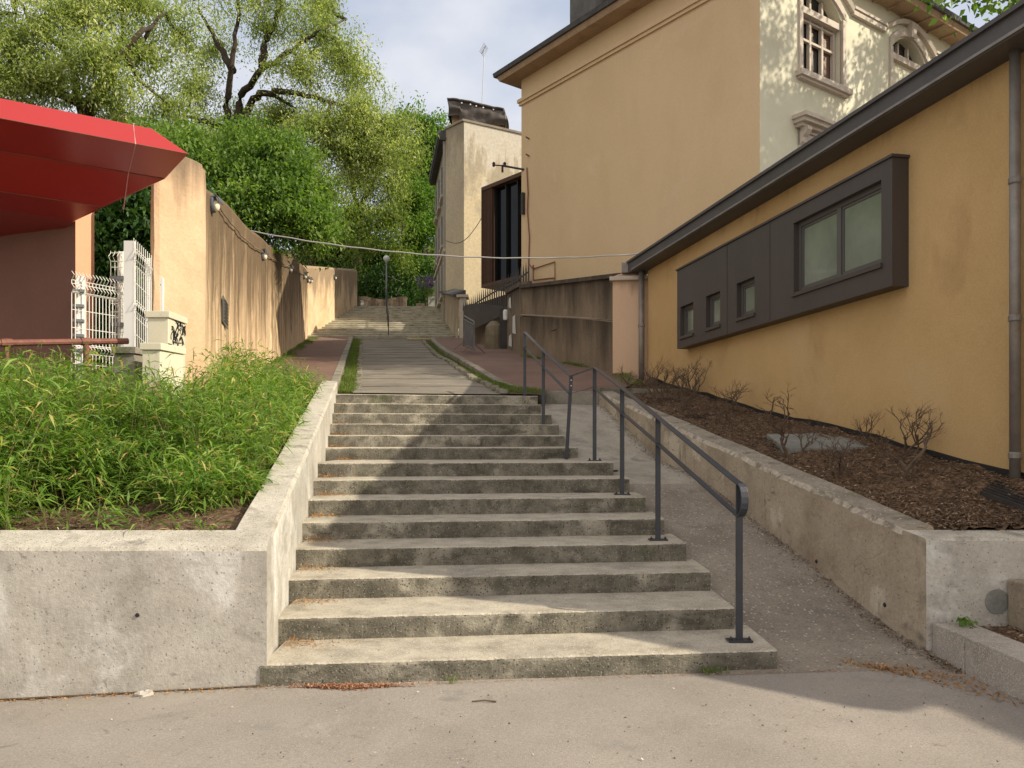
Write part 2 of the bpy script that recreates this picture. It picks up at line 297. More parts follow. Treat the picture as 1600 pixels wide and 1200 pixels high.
M['rust'] = surf('rusty_steel', [C(.15, .06, .045), C(.24, .10, .07)], 12, rough=.6, bump=.2, bscale=60)
M['cab'] = surf('cabinet_cream', [C(.60, .56, .43), C(.65, .61, .48)], 2, rough=.5, bump=.05, fine=.05, blotch=[(C(.5, .45, .32), 4, .62, .75)])
M['black'] = plain('black_paint', C(.012, .012, .013), .6)
M['rail'] = surf('slate_paint', [C(.022, .025, .034), C(.034, .038, .05)], 6, rough=.35, bump=.05, bscale=60, spec=.5, fine=.1)
M['iron'] = surf('dark_iron', [C(.022, .022, .024), C(.05, .045, .042)], 4, rough=.5, bump=.1)
M['steel'] = plain('grey_steel', C(.22, .23, .23), .45, .5)
M['cable'] = plain('cable_grey', C(.36, .36, .35), .5)
M['rope'] = surf('cord_brown', [C(.30, .22, .14), C(.14, .10, .07)], 30, bump=.2, fine=0)
M['bark'] = surf('bark', [C(.035, .026, .019), C(.07, .052, .038)], 4, bump=.8, bscale=14, rough=.95, stretch=(1, 1, .25))
M['twig'] = surf('bare_twig', [C(.075, .05, .034), C(.15, .105, .072)], 14, bump=.3, bscale=40, rough=.9)
M['globe'] = plain('opal_globe', C(.62, .66, .64), .25)
M['lens'] = plain('opal_lens', C(.72, .66, .52), .3)
M['lampbody'] = plain('grey_plastic', C(.085, .095, .115), .45)
M['slab'] = surf('grey_slab', [C(.17, .175, .16), C(.24, .245, .22)], 6, bump=.2)
M['paper'] = plain('paper', C(.68, .66, .60), .8)
M['barrier'] = surf('grey_galvanised', [C(.09, .09, .088), C(.15, .15, .145)], 5, rough=.5, metal=.2, bump=.05)
M['rubble'] = surf('rubble_stone', [C(.08, .06, .042), C(.15, .11, .078)], 3, bump=.5, bscale=9, cracks=(C(.04, .03, .02), 2.6, .06))
M['bamboo'] = leafmat('bamboo_leaf', [(0, C(.055, .125, .018)), (.45, C(.14, .25, .04)), (.84, C(.29, .42, .09)), (.92, C(.50, .47, .16)), (1, C(.55, .36, .16))], .42)
M['stem'] = surf('bamboo_stem', [C(.20, .19, .07), C(.30, .25, .12)], 5, bump=0)
M['locust'] = leafmat('locust_leaf', [(0, C(.13, .18, .055)), (.5, C(.29, .35, .13)), (.85, C(.50, .53, .27)), (1, C(.74, .72, .48))], .5)
M['maple'] = leafmat('maple_leaf', [(0, C(.055, .115, .022)), (.5, C(.13, .225, .045)), (1, C(.28, .37, .11))], .45)
M['olive'] = leafmat('olive_leaf', [(0, C(.08, .13, .025)), (.5, C(.16, .225, .048)), (1, C(.31, .36, .11))], .45)
M['bright'] = leafmat('bright_leaf', [(0, C(.06, .13, .02)), (.5, C(.12, .23, .035)), (1, C(.22, .34, .07))], .4)
M['dark'] = leafmat('dark_leaf', [(0, C(0.022, 0.054, 0.014)), (.5, C(0.038, 0.090, 0.019)), (1, C(0.072, 0.144, 0.030))], .3)
M['lilac'] = leafmat('lilac_flower', [(0, C(.15, .10, .25)), (1, C(.36, .27, .50))], .2)
M['grass'] = leafmat('grass_blade', [(0, C(.05, .09, .014)), (.6, C(.13, .20, .035)), (1, C(.30, .32, .10))], .3)
M['dry'] = leafmat('dry_leaf', [(0, C(.20, .09, .035)), (.5, C(.38, .20, .08)), (1, C(.55, .36, .18))], .2)
M['pinkdry'] = leafmat('catkin', [(0, C(.24, .11, .06)), (.6, C(.44, .23, .15)), (1, C(.58, .40, .27))], .2)
M['chip'] = leafmat('wood_chip', [(0, C(.06, .037, .021)), (.5, C(.17, .11, .068)), (.85, C(.36, .25, .165)), (1, C(.58, .46, .34))], 0, .9)
M['grit'] = leafmat('grit', [(0, C(.06, .05, .04)), (.5, C(.22, .17, .12)), (1, C(.7, .68, .62))], 0, .8)
AX = .186                                   # the lane runs up and to the left: x falls .186 per metre of y
# ---------------------------------------------------------------- ground
SZ = .03
def street_z(x, y): return SZ-.085*max(0, min(1, -(x+1.5)/1.6)) if x < -1.5 else SZ
def lane_z(x, y): return 2.27+.18*(y-12.3)
def terrain(x, y):
    q = y+.1*x
    z = interp([(-400, -.3), (5.2, -.3), (5.4, -.2), (12.3, 1.3), (30, 4.6), (38, 6.9), (42, 7.8), (60, 15), (90, 25), (400, 40)], q)
    return z
mb = MB(); xs = np.concatenate([np.linspace(-400, -30, 14), np.linspace(-28, 28, 29), np.linspace(30, 400, 14)]); ys = np.concatenate([np.linspace(-400, -10, 10), np.linspace(-6, 60, 67), np.linspace(64, 400, 18)])
for i in range(len(xs)-1):
    for j in range(len(ys)-1):
        q = [(xs[i], ys[j]), (xs[i+1], ys[j]), (xs[i+1], ys[j+1]), (xs[i], ys[j+1])]
        mb.quad(*[(a, b, terrain(a, b)) for a, b in q])
struct('ground', mb, M['earth'])
mb = MB(); xs = [-60, -20, -8]+list(np.arange(-6, 3.6, .2))+[6, 12, 30, 60]; ys = [-40, -10, 0, 2]+list(np.arange(3, 5.0, .2))+[5.2]
for i in range(len(xs)-1):
    for j in range(len(ys)-1):
        q = [(xs[i], ys[j]), (xs[i+1], ys[j]), (xs[i+1], ys[j+1]), (xs[i], ys[j+1])]
        mb.quad(*[(a, b, street_z(a, b)+(.006*math.sin(a*2.3+b*1.7)+.004*math.sin(a*5.1-b*3) if 2 < b < 4.6 and abs(a) < 6 else 0)) for a, b in q])
struct('street', mb, M['street'], smooth=True)

# ---------------------------------------------------------------- lower stairs
R_ = .16
YN = [4.85, 5.40, 6.0, 6.5, 7.05, 7.6, 8.2, 8.75, 10.0, 10.45, 10.9, 11.35, 11.8, 12.25]
XR = [1.69, 1.57, 1.55, 1.47, 1.39, 1.31, 1.24, 1.14, .84, .70, .65, .57, .43, .40]
def xl(y): return -1.46-.164*(y-4.74)-.02       # left retaining wall face
stair = thing('staircase', 'broad flight of fourteen worn concrete steps rising between the two planter walls', 'stairs', (0, 4.85, SZ))
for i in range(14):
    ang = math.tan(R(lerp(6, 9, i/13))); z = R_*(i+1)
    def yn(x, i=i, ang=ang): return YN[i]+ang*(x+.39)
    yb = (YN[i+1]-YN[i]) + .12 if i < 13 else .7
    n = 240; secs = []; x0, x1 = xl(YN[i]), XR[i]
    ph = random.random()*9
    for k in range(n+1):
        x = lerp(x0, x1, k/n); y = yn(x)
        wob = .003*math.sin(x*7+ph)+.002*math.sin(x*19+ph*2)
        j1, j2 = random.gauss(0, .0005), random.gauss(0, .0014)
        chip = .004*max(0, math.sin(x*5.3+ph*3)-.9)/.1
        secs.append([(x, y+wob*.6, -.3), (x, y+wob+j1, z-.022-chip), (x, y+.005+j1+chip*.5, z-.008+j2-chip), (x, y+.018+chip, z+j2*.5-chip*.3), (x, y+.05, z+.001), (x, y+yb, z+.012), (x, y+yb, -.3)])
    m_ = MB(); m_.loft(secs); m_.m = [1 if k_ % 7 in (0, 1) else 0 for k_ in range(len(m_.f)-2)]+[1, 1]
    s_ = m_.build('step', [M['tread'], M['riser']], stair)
# ---------------------------------------------------------------- ramp beside the stairs
RZ = [(4.5, SZ-.02), (5.0, SZ+.02), (5.45, .13), (6.0, .29), (6.5, .45), (8.75, 1.10), (10.0, 1.28), (12.25, 2.05), (13.4, 2.24)]
def xr(y): return 2.82-.195*(y-5.42)             # right planter wall face
def ramp_z(x, y): return interp(RZ, y-.11*(x+.0))
mb = MB(); ys = list(np.arange(4.9, 12.96, .1))
mb2 = MB()
for j in range(len(ys)-1):
    a, b = ys[j], ys[j+1]
    for k in range(8):
        def pt(y, t): 
            xa = interp([(4.85, 1.3), (8.75, .8), (9.9, .5), (12.3, .1)], y); x = lerp(xa, xr(y)+.03, t)
            return (x, y+.1*(x-1.2)+(.055 if y < 4.95 else 0), ramp_z(x, y+.1*(x-1.2)))
        patch = 8.65 <= a
        (mb2 if patch else mb).quad(pt(a, k/8), pt(a, (k+1)/8), pt(b, (k+1)/8), pt(b, k/8))
struct('ramp', mb, M['ramp'], smooth=True)
struct('ramp_landing', mb2, M['ramp_patch'], smooth=True)
mb = MB(); c = Vector((1.17, 9.35, ramp_z(1.17, 9.35)+.004))
mb.lathe(c, [(.075, 0), (.075, .008), (.0, .008)], 18)
one('drain_cap', mb, M['iron'], 'small round iron cap set in the ramp beside the second handrail post cluster', 'drain cap')
# ---------------------------------------------------------------- planter walls
lp = thing('planter_wall', 'pale concrete retaining wall with a dark drill hole, holding the bamboo bed left of the steps', 'planter wall', (-1.6, 4.8, 0))
def jag(x): return .012*math.sin(x*6)+.008*math.sin(x*17+1)
mb = MB(); xs = np.linspace(-9, -1.72, 110)
mb.loft([[(x, 4.74+.0015*math.sin(x*9), -.25), (x, 4.742+.003*math.sin(x*4), .835+.002*math.sin(x*8)), (x, 4.755+random.gauss(0, .0015), .858+random.gauss(0, .0015)), (x, 4.80, .872), (x, 5.02, .93), (x, 5.035, .915), (x, 5.035, -.25)] for x in xs]+[[(xl(y_)+.02, y_, z_) for y_, z_ in ((4.74, -.25), (4.742, .835), (4.755, .858), (4.80, .872), (5.02, .925), (5.035, .915), (5.035, -.25))]])
fw = mb.build('front_wall', [M['planter'], M['coping']], lp)
def slot_up(o, thr=.35):
    me = o.data; me.polygons.foreach_set('material_index', [1 if p.normal.z > thr else 0 for p in me.polygons])
slot_up(fw)
mb = MB(); secs = []
for y in np.linspace(5.036, 12.42, 90):
    zt = .86+.210*(y-4.74)+.003*math.sin(y*5); xf = xl(y)+.02; j = random.gauss(0, .0018)
    secs.append([(xf, y, -.3), (xf+.002*math.sin(y*7), y, zt-.03+j), (xf-.02+j, y, zt+j), (xf-.235, y, zt+.012), (xf-.25, y, zt-.01), (xf-.25, y, -.3)])
mb.loft(secs); sw = mb.build('side_wall', [M['planter'], M['coping']], lp); slot_up(sw)
mb = MB(); hp = W(215, 961, 4.74); mb.lathe((hp.x, 4.732, hp.z), [(.012, 0), (.013, .004), (.0, .005)], 12, axis=(0, 1, 0)); mb.build('drill_hole', M['black'], lp)

rpw = thing('planter_wall', 'stained brownish concrete retaining wall with a chipped crest, right of the ramp', 'planter wall', (2.8, 5.42, 0))
mb = MB(); secs = []
for y in np.linspace(5.661, 12.75, 110):
    zt = .83+.2045*(y-5.42)+.004*math.sin(y*4); xf = xr(y); j = .004*math.sin(y*23)+random.gauss(0, .002); ch = .006*max(0, mnoise.noise(Vector((y*3, 1, 0))))+abs(random.gauss(0, .002))
    secs.append([(xf, y, -.3), (xf+.003*math.sin(y*6), y, zt-.045+j-ch), (xf+.02+abs(j)+ch, y, zt-.008+j), (xf+.05, y, zt+j*.5), (xf+.21, y, zt+.018), (xf+.225, y, zt), (xf+.225, y, -.3)])
mb.loft(secs); mb.m = [[0, 2, 1, 1, 1, 0, 0][k_ % 7] for k_ in range(len(mb.f)-2)]+[0, 0]
o = mb.build('side_wall', [M['planter_side'], M['coping_worn'], M['kerb_pale']], rpw)
mb = MB(); xs = np.linspace(3.0, 9, 60)
mb.loft([[(xr(y_), y_, z_) for y_, z_ in ((5.42, -.3), (5.42, .815), (5.437, .832), (5.65, .865), (5.66, .85), (5.66, -.3))]]+[[(x, 5.42, -.3), (x, 5.42, .815), (x, 5.435+random.gauss(0, .002), .832+random.gauss(0, .002)), (x, 5.65, .865), (x, 5.66, .85), (x, 5.66, -.3)] for x in xs])
o = mb.build('front_wall', [M['planter'], M['coping'], M['planter_side']], rpw); slot_up(o)
for p_ in o.data.polygons:
    if p_.normal.x < -.8: p_.material_index = 2
mb = MB(); c = W(1558, 940, 5.418); mb.lathe((c.x, 5.417, c.z), [(.085, 0), (.083, .003), (0, .003)], 20, axis=(0, -1, 0)); mb.build('patch', M['slab'], rpw)
for px, py, y in ((1276, 877, 7.0), (1383, 945, 5.9)):
    mb = MB(); q = W(px, py, 6); yy = 2.82+.195*5.42; t = (px-800)/F; yy = yy/(t+.195); q = W(px, py, yy)
    mb.lathe((q.x-.003, q.y, q.z), [(.018, 0), (.012, .006), (0, .007)], 10, axis=(-1, -.19, 0)); mb.build('weep_hole', M['black'], rpw)
# end block of the right planter at its top and the flat kerb behind the bed
mb = MB(); mb.prism([(1.42, 12.78), (3.2, 13.3), (3.2, 13.45), (1.40, 12.93)], 1.9, 2.40)
one('kerb_edging', mb, M['kerb'], 'low pale concrete edging closing the mulch bed at its upper end by the drainpipe', 'edging', bevel=.01)
# beds
def bedL(x, y): return .84+.195*(y-5.0)
def bedR(x, y):
    base = .80+.2035*(y-5.5); wx = 2.56+(15-y)*.2066; s = max(0, min(1, (x-xr(y)-.2)/max(.3, wx-xr(y)-.2)))
    return base+(.16*s*max(0, min(1, (12-y)/5)) if y < 12 else 0)+.018*math.sin(x*5+y*3)+.012*math.sin(x*11-y*7)
def bed(name, x0f, x1f, y0, y1, zf, n=30, m=34, wav=.02):
    mb = MB()
    def P(i, j):
        y = lerp(y0, y1, j/m); x = lerp(x0f(y), x1f(y), i/n)
        return (x, y, zf(x, y)+random.Random(i*977+j).gauss(0, wav))
    for i in range(n):
        for j in range(m): mb.quad(P(i, j), P(i+1, j), P(i+1, j+1), P(i, j+1))
    return struct(name, mb, M['soil'], smooth=True)
bed('planting_bed', lambda y: -9, lambda y: xl(y)-.2, 5.0, 12.6, lambda x, y: bedL(x, y), 40, 44)
bed('planting_bed', lambda y: xr(y)+.2, lambda y: min(9, 2.62+(15-y)*.2066), 5.63, 14.9, bedR, 44, 60, .012)
# ---------------------------------------------------------------- lower right: granite kerb and small bed
kb = thing('granite_kerb', 'speckled granite kerb blocks bordering the little bed at the right edge of the pavement', 'kerb', (2.9, 4.5, SZ))
for (ya, yb_) in ((5.40, 5.02), (5.012, 3.9), (3.892, 2.6)):
    mb = MB(); mb.prism([(2.85, ya), (2.85, yb_), (3.11, yb_), (3.11, ya)], -.1, .263); mb.build('kerb_block', M['granite'], kb, bevel=.008)
mb = MB(); mb.prism([(3.11, 5.41), (3.11, 2.6), (8, 2.6), (8, 5.41)], -.1, lambda x, y: .235)
struct('planting_bed', mb, M['soil'])
mb = MB(); mb.prism([(3.36, 5.40), (3.36, 5.1), (3.9, 5.1), (3.9, 5.40)], -.1, .56)
one('concrete_block', mb, M['planter_side'], 'small rough concrete block against the planter front at the right edge of the picture', 'block', bevel=.012)
# ---------------------------------------------------------------- the lane above the stairs
def pl(y): return -2.42-AX*(y-12.3)               # left edge of the paved lane
PR = [(12.3, -.03), (13, -.25), (15, -.735), (19.3, -1.54), (21, -1.95), (28, -3.06), (31, -3.35)]
mb = MB(); y = 12.3; k = 0
while y < 30.9:
    y2 = min(y+1.15+.2*math.sin(k*2.1), 30.95); za, zb = lane_z(0, y)+.0, lane_z(0, y2)-.012
    n = 28
    for i in range(n):
        def Pp(yy, z, t): x = lerp(pl(yy)+.0, interp(PR, yy), t); q_ = (k+1 if yy == y2 else k); return (x, yy+(.158*(x+.39)+.11 if q_ == 0 else 0)+(.04*math.sin(t*5+q_*2)+.02*math.sin(t*13+q_) if 0 < q_ else 0), z)
        mb.quad(Pp(y, za, i/n), Pp(y, za, (i+1)/n), Pp(y2, zb, (i+1)/n), Pp(y2, zb, i/n))
        mb.quad(Pp(y2, zb, i/n), Pp(y2, zb, (i+1)/n), Pp(y2, zb+.012, (i+1)/n), Pp(y2, zb+.012, i/n))
    y = y2; k += 1
struct('path', mb, M['path'])
def ribbon(pts, w0, w1, ztop, depth, mat, name, group=None, label=None):
    """strip following (y, x) points; from x+w0 to x+w1"""
    mb = MB(); secs = []
    for y, x in pts: secs.append([(x+w0, y, ztop(y)-depth), (x+w0, y, ztop(y)), (x+w1, y, ztop(y)), (x+w1, y, ztop(y)-depth)])
    mb.loft(secs); return mb
ysl = list(np.linspace(12.28, 30.9, 24))
lz = lambda y: lane_z(0, y)
# left side: verge, kerb, red pavement
struct('verge', ribbon([(y, pl(y)) for y in ysl], -.28, -.002, lambda y: lz(y)-.02, .3, M['earth'], ''), M['earth'])
kr = thing('stone_kerb', 'mossy stone kerb between the red left pavement and the grass strip', 'kerb', (-4, 20, 3.6))
y = 12.45; k = 0
while y < 30.6:
    y2 = y+1.0; mb = ribbon([(yy, pl(yy)) for yy in (y, y2-.015)], -.43, -.282, lambda q: lz(q)+.10, .4, None, ''); mb.build('kerb_block', M['kerb'], kr, bevel=.012); y = y2
struct('pavement', ribbon([(y, pl(y)) for y in ysl], -2.6, -.432, lambda y: lz(y)+.092, .4, None, ''), M['redwalk'])
ss = thing('sett_edging', 'row of small grey setts along the left edge of the lane', 'edging', (-4, 20, 3.6))
y = 12.5; k = 0
mb = MB()
while y < 30.5:
    mb.box((pl(y)+.02+random.uniform(-.025, .02), y+.09, lz(y)-.008+random.uniform(-.012, .006)), .10, .13, .07, AX+random.uniform(-.06, .06)); y += .18
mb.build('setts', M['kerb'], ss, bevel=.01)
# right side: kerb curve, verge and brown-red pavement
KR = [(30.2, -3.1), (28, -2.82), (24.5, -2.32), (21.1, -1.78), (18.8, -1.30), (16.6, -.87), (14.2, -.30), (13.3, .10), (12.98, .55), (12.86, 1.0), (12.84, 1.40)]
krx = sorted([(a, b) for a, b in KR])
def sw_z(y): return interp([(12.6, 2.27), (13.2, 2.40), (14.2, 2.62), (16.6, 3.13), (21, 3.95), (30.6, 5.62), (33, 5.62)], y)
mb = MB(); secs = []
cur = [Vector((b, a, 0)) for a, b in KR]
fine_c = []
for i in range(len(cur)-1):
    for t in np.linspace(0, 1, 6, endpoint=False): fine_c.append(cur[i].lerp(cur[i+1], t))
fine_c.append(cur[-1])
for i, p in enumerate(fine_c):
    t = (fine_c[min(i+1, len(fine_c)-1)]-fine_c[max(0, i-1)]).normalized(); nrm = Vector((-t.y, t.x, 0))   # to the right side of the pavement
    if nrm.y < 0 and nrm.x < 0: nrm = -nrm
    z = sw_z(p.y)+.02; q = p+nrm*.14
    secs.append([(p.x, p.y, z-.45), (p.x, p.y, z-.015), (p.x+nrm.x*.015, p.y+nrm.y*.015, z), (q.x, q.y, z), (q.x, q.y, z-.45)])
mb.loft(secs); one('stone_kerb', mb, M['kerb'], 'curved stone kerb sweeping round the right pavement to the head of the ramp', 'kerb')
mb = MB(); ring = [(q.x+.05, q.y+.05) for q in fine_c]
outer = [(-1.95, 30.9), (-1.0, 27), (-.1, 23), (.26, 21), (.5, 19.6), (1.2, 17.2), (2.0, 15.3), (2.1, 14.2), (1.6, 12.95)]
import itertools
def along(pts, n):
    pts = [Vector((p[0], p[1], 0)) for p in pts]; d = [0]
    for a, b in zip(pts, pts[1:]): d.append(d[-1]+(b-a).length)
    return [(float(np.interp(s, d, [p.x for p in pts])), float(np.interp(s, d, [p.y for p in pts]))) for s in np.linspace(0, d[-1], n)]
A_, B_ = along(ring, 40), along([(p[0]+.15, p[1]) for p in outer], 40)
for i in range(39):
    for k in range(6):
        def q(i, t): x, y = lerp(A_[i][0], B_[i][0], t), lerp(A_[i][1], B_[i][1], t); return (x, y, sw_z(y)+.012)
        mb.quad(q(i, k/6), q(i, (k+1)/6), q(i+1, (k+1)/6), q(i+1, k/6))
struct('pavement', mb, M['redwalk'], smooth=True)
mb = MB(); ysv = np.linspace(12.45, 30.2, 40)
for a, b in zip(ysv, ysv[1:]):
    xa0, xa1, xb0, xb1 = interp(PR, a)+.005, interp(krx, max(a, 13.0))+.02, interp(PR, b)+.005, interp(krx, max(b, 13.0))+.02
    mb.quad((xa0, a, lz(a)-.02), (max(xa1, xa0+.1), a, lz(a)-.03), (max(xb1, xb0+.1), b, lz(b)-.03), (xb0, b, lz(b)-.02))
struct('verge', mb, M['earth'])
mb = MB(); y = 12.55
while y < 29:
    mb.box((interp(PR, y)-.03+random.uniform(-.02, .02), y, lz(y)), .12, .17, .07, AX+random.uniform(-.1, .1)); y += .2
one('sett_edging', mb, M['kerb'], 'broken row of grey setts along the right edge of the lane', 'edging', bevel=.01)
# ---------------------------------------------------------------- upper stairs
up = thing('staircase', 'distant upper flight of pale weathered stone steps at the head of the lane', 'stairs', (-5, 31, 5.6))
US, UT, UR = 31.0, .47, .158
for i in range(16):
    y0 = US+UT*i; z = 5.62+UR*(i+1); xa = lerp(-8.1, -7.55, i/15); xb = lerp(-1.9, -3.3, i/15); n = 24
    mb = MB(); secs = []
    for k in range(n+1):
        x = lerp(xa, xb, k/n); j = random.gauss(0, .006)
        secs.append([(x, y0, z-.7), (x, y0+j, z-.03), (x, y0+.03, z+j), (x, y0+UT+.1, z+.01), (x, y0+UT+.1, z-.7)])
    mb.loft(secs); mb.build('step', M['upstep'], up)
mb = MB(); mb.prism([(-8.5, 38.5), (-1.5, 38.5), (-1.5, 45), (-8.5, 45)], 7.4, 8.155); struct('landing', mb, M['upstep'])
rl = thing('stair_rail', 'thin dark handrail running up the middle of the distant upper stairs', 'handrail', (-4.85, 31, 5.7))
pts = [W(607, 517, 31.2), W(600, 478, 38.3)]; pts = [Vector((pts[0].x, 31.2, 6.55)), Vector((-6.05, 38.3, 9.0))]
mb = MB(); mb.tube(pts, .022, 8); mb.build('rail', M['iron'], rl)
for t in (0, .25, .5, .75, 1):
    p = pts[0].lerp(pts[1], t); mb = MB(); mb.tube([p, p-Vector((0, 0, .95))], .02, 8); mb.build('post', M['iron'], rl)
sl_ = thing('street_lamp', 'slim street lamp with a round opal globe at the top of the distant stairs', 'street lamp', (-6.1, 38.7, 8.15))
b = Vector((-6.1, 38.7, 8.15)); gz = EYE+(HOR-404)*38.7/F
mb = MB(); mb.tube([b, (b.x, b.y, b.z+.4), (b.x, b.y, gz-.15)], [.06, .045, .035], 10); mb.build('pole', M['steel'], sl_)
mb = MB(); mb.lathe((b.x, b.y, gz), [(.16*math.sin(a), -.16*math.cos(a)) for a in np.linspace(.05, math.pi-.05, 14)], 20); mb.build('globe', M['globe'], sl_, smooth=True)
mb = MB(); mb.lathe((b.x, b.y, gz-.2), [(.05, -.06), (.07, 0), (.07, .05)], 14); mb.build('collar', M['steel'], sl_)
mb = MB(); p = W(566, 478, 38.6); mb.lathe(p, [(.06, 0), (.09, .06), (.05, .2), (.08, .24), (.01, .26)], 7)
one('plastic_bag', mb, M['white'], 'crumpled white bag left on the top step of the upper stairs', 'bag', jit=.012)
mb = MB(); p = W(656, 532, 29.8); mb.box((p.x, p.y, lane_z(0, p.y)+.05), .95, .12, .05, .1)
one('plank', mb, surf('pale_plank', [C(.5, .4, .2), C(.6, .5, .28)], 5), 'short pale plank lying at the foot of the upper stairs', 'plank')
# ---------------------------------------------------------------- streaked walls on the left
def strip(rows, name, mat, parent, thick, vseg=14, cop=True, top_seg=5, jit=.0):
    """rows: (x, y, zbot, ztop); the face looks to +x, rounded crest, UV = (along, below top)"""
    mb = MB(); u = 0; prev = None; cols = []
    for r in rows:
        if prev: u += math.hypot(r[0]-prev[0], r[1]-prev[1])
        prev = r; col = []
        h = r[3]-r[2]; d = Vector((-1, -.186, 0)).normalized()
        for k in range(vseg+1): 
            z = r[2]+(h-.12)*k/vseg; col.append(((r[0]+random.gauss(0, jit), r[1], z), (u, r[3]-z)))
        for a in np.linspace(0, math.pi, top_seg*2)[1:]:
            off = thick/2*(1-math.cos(a)); zz = r[3]-.12+.12*math.sin(a)
            col.append(((r[0]+d.x*off, r[1], zz), (u, .0)))
        col.append(((r[0]+d.x*thick, r[1], r[2]), (u, h)))
        cols.append(col)
    for a, b in zip(cols, cols[1:]):
        for k in range(len(a)-1):
            mb.quad(a[k][0], b[k][0], b[k+1][0], a[k+1][0], uv=[a[k][1], b[k][1], b[k+1][1], a[k+1][1]])
    mb.poly([c[0] for c in cols[0]]); mb.poly([c[0] for c in reversed(cols[-1])])
    mb.uv[len(mb.f)-2] = [c[1] for c in cols[0]]; mb.uv[len(mb.f)-1] = [c[1] for c in reversed(cols[-1])]
    return mb.build(name, mat, parent, smooth=False)
def w1x(y): return -2.02-AX*y
W1T = [(9.6, 4.95), (10.12, 4.97), (10.14, 4.85), (11.55, 5.08), (14.5, 5.45), (17, 5.84), (19.75, 6.36), (21.3, 6.58), (21.32, 6.72), (24.2, 7.12), (24.22, 7.24), (26.9, 7.58), (28.6, 7.85)]
ow = thing('old_wall', 'tall ochre wall with black rain streaks and a rounded crest, left of the lane', 'wall', (-5.5, 18, 3))
ysw = sorted(set(list(np.linspace(10.14, 28.5, 90))+[21.3, 21.32, 24.2, 24.22]))
strip([(w1x(y), y, terrain(w1x(y), y)-.3, interp(W1T, y)+.02*math.sin(y*1.7)) for y in ysw], 'wall', M['oldwall'], ow, .5, 18, jit=.006)
# thick rounded end of the wall facing the street
mb = MB(); cols = []
u = 0; y0 = 9.55
outl = [(-3.895, 10.13), (-3.855, 10.0), (-3.87, 9.92), (-3.93, 9.8), (-4.06, 9.58), (-4.17, 9.42), (-4.22, 9.39), (-4.28, 9.44), (-4.50, 10.13)]
prev = None
for x, y in outl:
    if prev: u += math.hypot(x-prev[0], y-prev[1])
    prev = (x, y); zt = 4.84 if x > -3.88 and y > 9.95 else (4.97 if x > -4.0 else (5.0 if x > -4.2 else 4.9))
    cols.append([((x+random.gauss(0, .004), y, z_), (u, zt-z_)) for z_ in np.linspace(1.0, zt, 16)]+[((lerp(x, -4.15, .35), lerp(y, 9.85, .35), zt+.05), (u, 0)), ((lerp(x, -4.15, .99), lerp(y, 9.85, .99), zt+.07), (u, 0))])
for a, b in zip(cols, cols[1:]):
    for k in range(len(a)-1): mb.quad(a[k][0], b[k][0], b[k+1][0], a[k+1][0], uv=[a[k][1], b[k][1], b[k+1][1], a[k+1][1]])
mb.build('wall_end', M['oldend'], ow)
gr = thing('wall_vent', 'small slanted grey vent grille let into the streaked ochre wall', 'vent', (w1x(11.6), 11.6, 3.4))
ga, gb = W(346, 463, 2.02/((800-346)/F-AX)), W(353, 463, 2.02/((800-353)/F-AX)); zt_, zb_ = EYE+(697-463)*11.35/F, EYE+(697-503)*11.35/F
mb = MB(); mb.loft([[(a.x+.012, a.y, zt_+dz), (a.x+.03, a.y, zt_+dz), (a.x+.03, a.y, zb_+dz), (a.x+.012, a.y, zb_+dz)] for a, dz in ((ga, 0), (gb, -.06))]); mb.build('frame', M['steel'], gr)
for k in range(7):
    z_ = lerp(zb_+.03, zt_-.05, k/6); mb = MB(); mb.tube([(ga.x+.04, ga.y+.02, z_), (gb.x+.04, gb.y-.02, z_-.03)], .008, 6); mb.build('slat', M['zinc'], gr)
ow2 = thing('old_wall', 'sunlit plastered wall flanking the upper stairs, beyond the streaked wall', 'wall', (-7.8, 34, 6))
rows = [(lerp(-7.99, -7.52, t), lerp(30.6, 38.7, t), lerp(5.2, 7.4, t), lerp(8.42, 10.06, t)) for t in np.linspace(0, 1, 40)]
strip(rows, 'wall', M['oldwall2'], ow2, .4, 12, jit=.006)
mb = MB(); mb.loft([[(-8.45, 28.4, 4.5), (-7.86, 28.4, 4.5), (-7.96, 30.7, 4.5), (-8.45, 30.7, 4.5)], [(-8.45, 28.4, 7.7), (-7.40, 28.4, 7.7), (-7.96, 30.7, 8.3), (-8.45, 30.7, 8.3)]])
# lamps on the wall
def bulkhead(loc, ang, label):
    t = thing('wall_lamp', label, 'wall lamp', loc, 'bulkhead lamps along the streaked wall'); x, y, z = loc
    mb = MB()
    prof = []
    for off, s in ((0, 1), (.03, 1), (.05, .9)):
        prof.append([(x+off, y+.085*s*math.cos(a), z+.115*s*(abs(math.sin(a))**.8)*(1 if math.sin(a) > 0 else -1)) for a in np.linspace(0, 2*math.pi, 20, endpoint=False)])
    mb.loft(prof); mb.build('housing', M['lampbody'], t)
    mb = MB(); prof = []
    for off, s in ((.05, 1), (.085, .86), (.10, .5), (.103, .1)):
        prof.append([(x+off, y+.068*s*math.cos(a), z-.025+.075*s*math.sin(a)) for a in np.linspace(0, 2*math.pi, 18, endpoint=False)])
    mb.loft(prof); mb.build('lens', M['lens'], t, smooth=True)
    mb = MB(); mb.loft([[(x+.05+.065*math.sin(a), y+dy, z+.02+.085*math.cos(a)) for a in np.linspace(0, math.pi/1.9, 7)]+[(x+.05+.075*math.sin(a), y+dy, z+.022+.095*math.cos(a)) for a in np.linspace(math.pi/1.9, 0, 7)] for dy in (-.078, 0, .078)]); mb.build('hood', M['lampbody'], t)
    return t
lamps = []
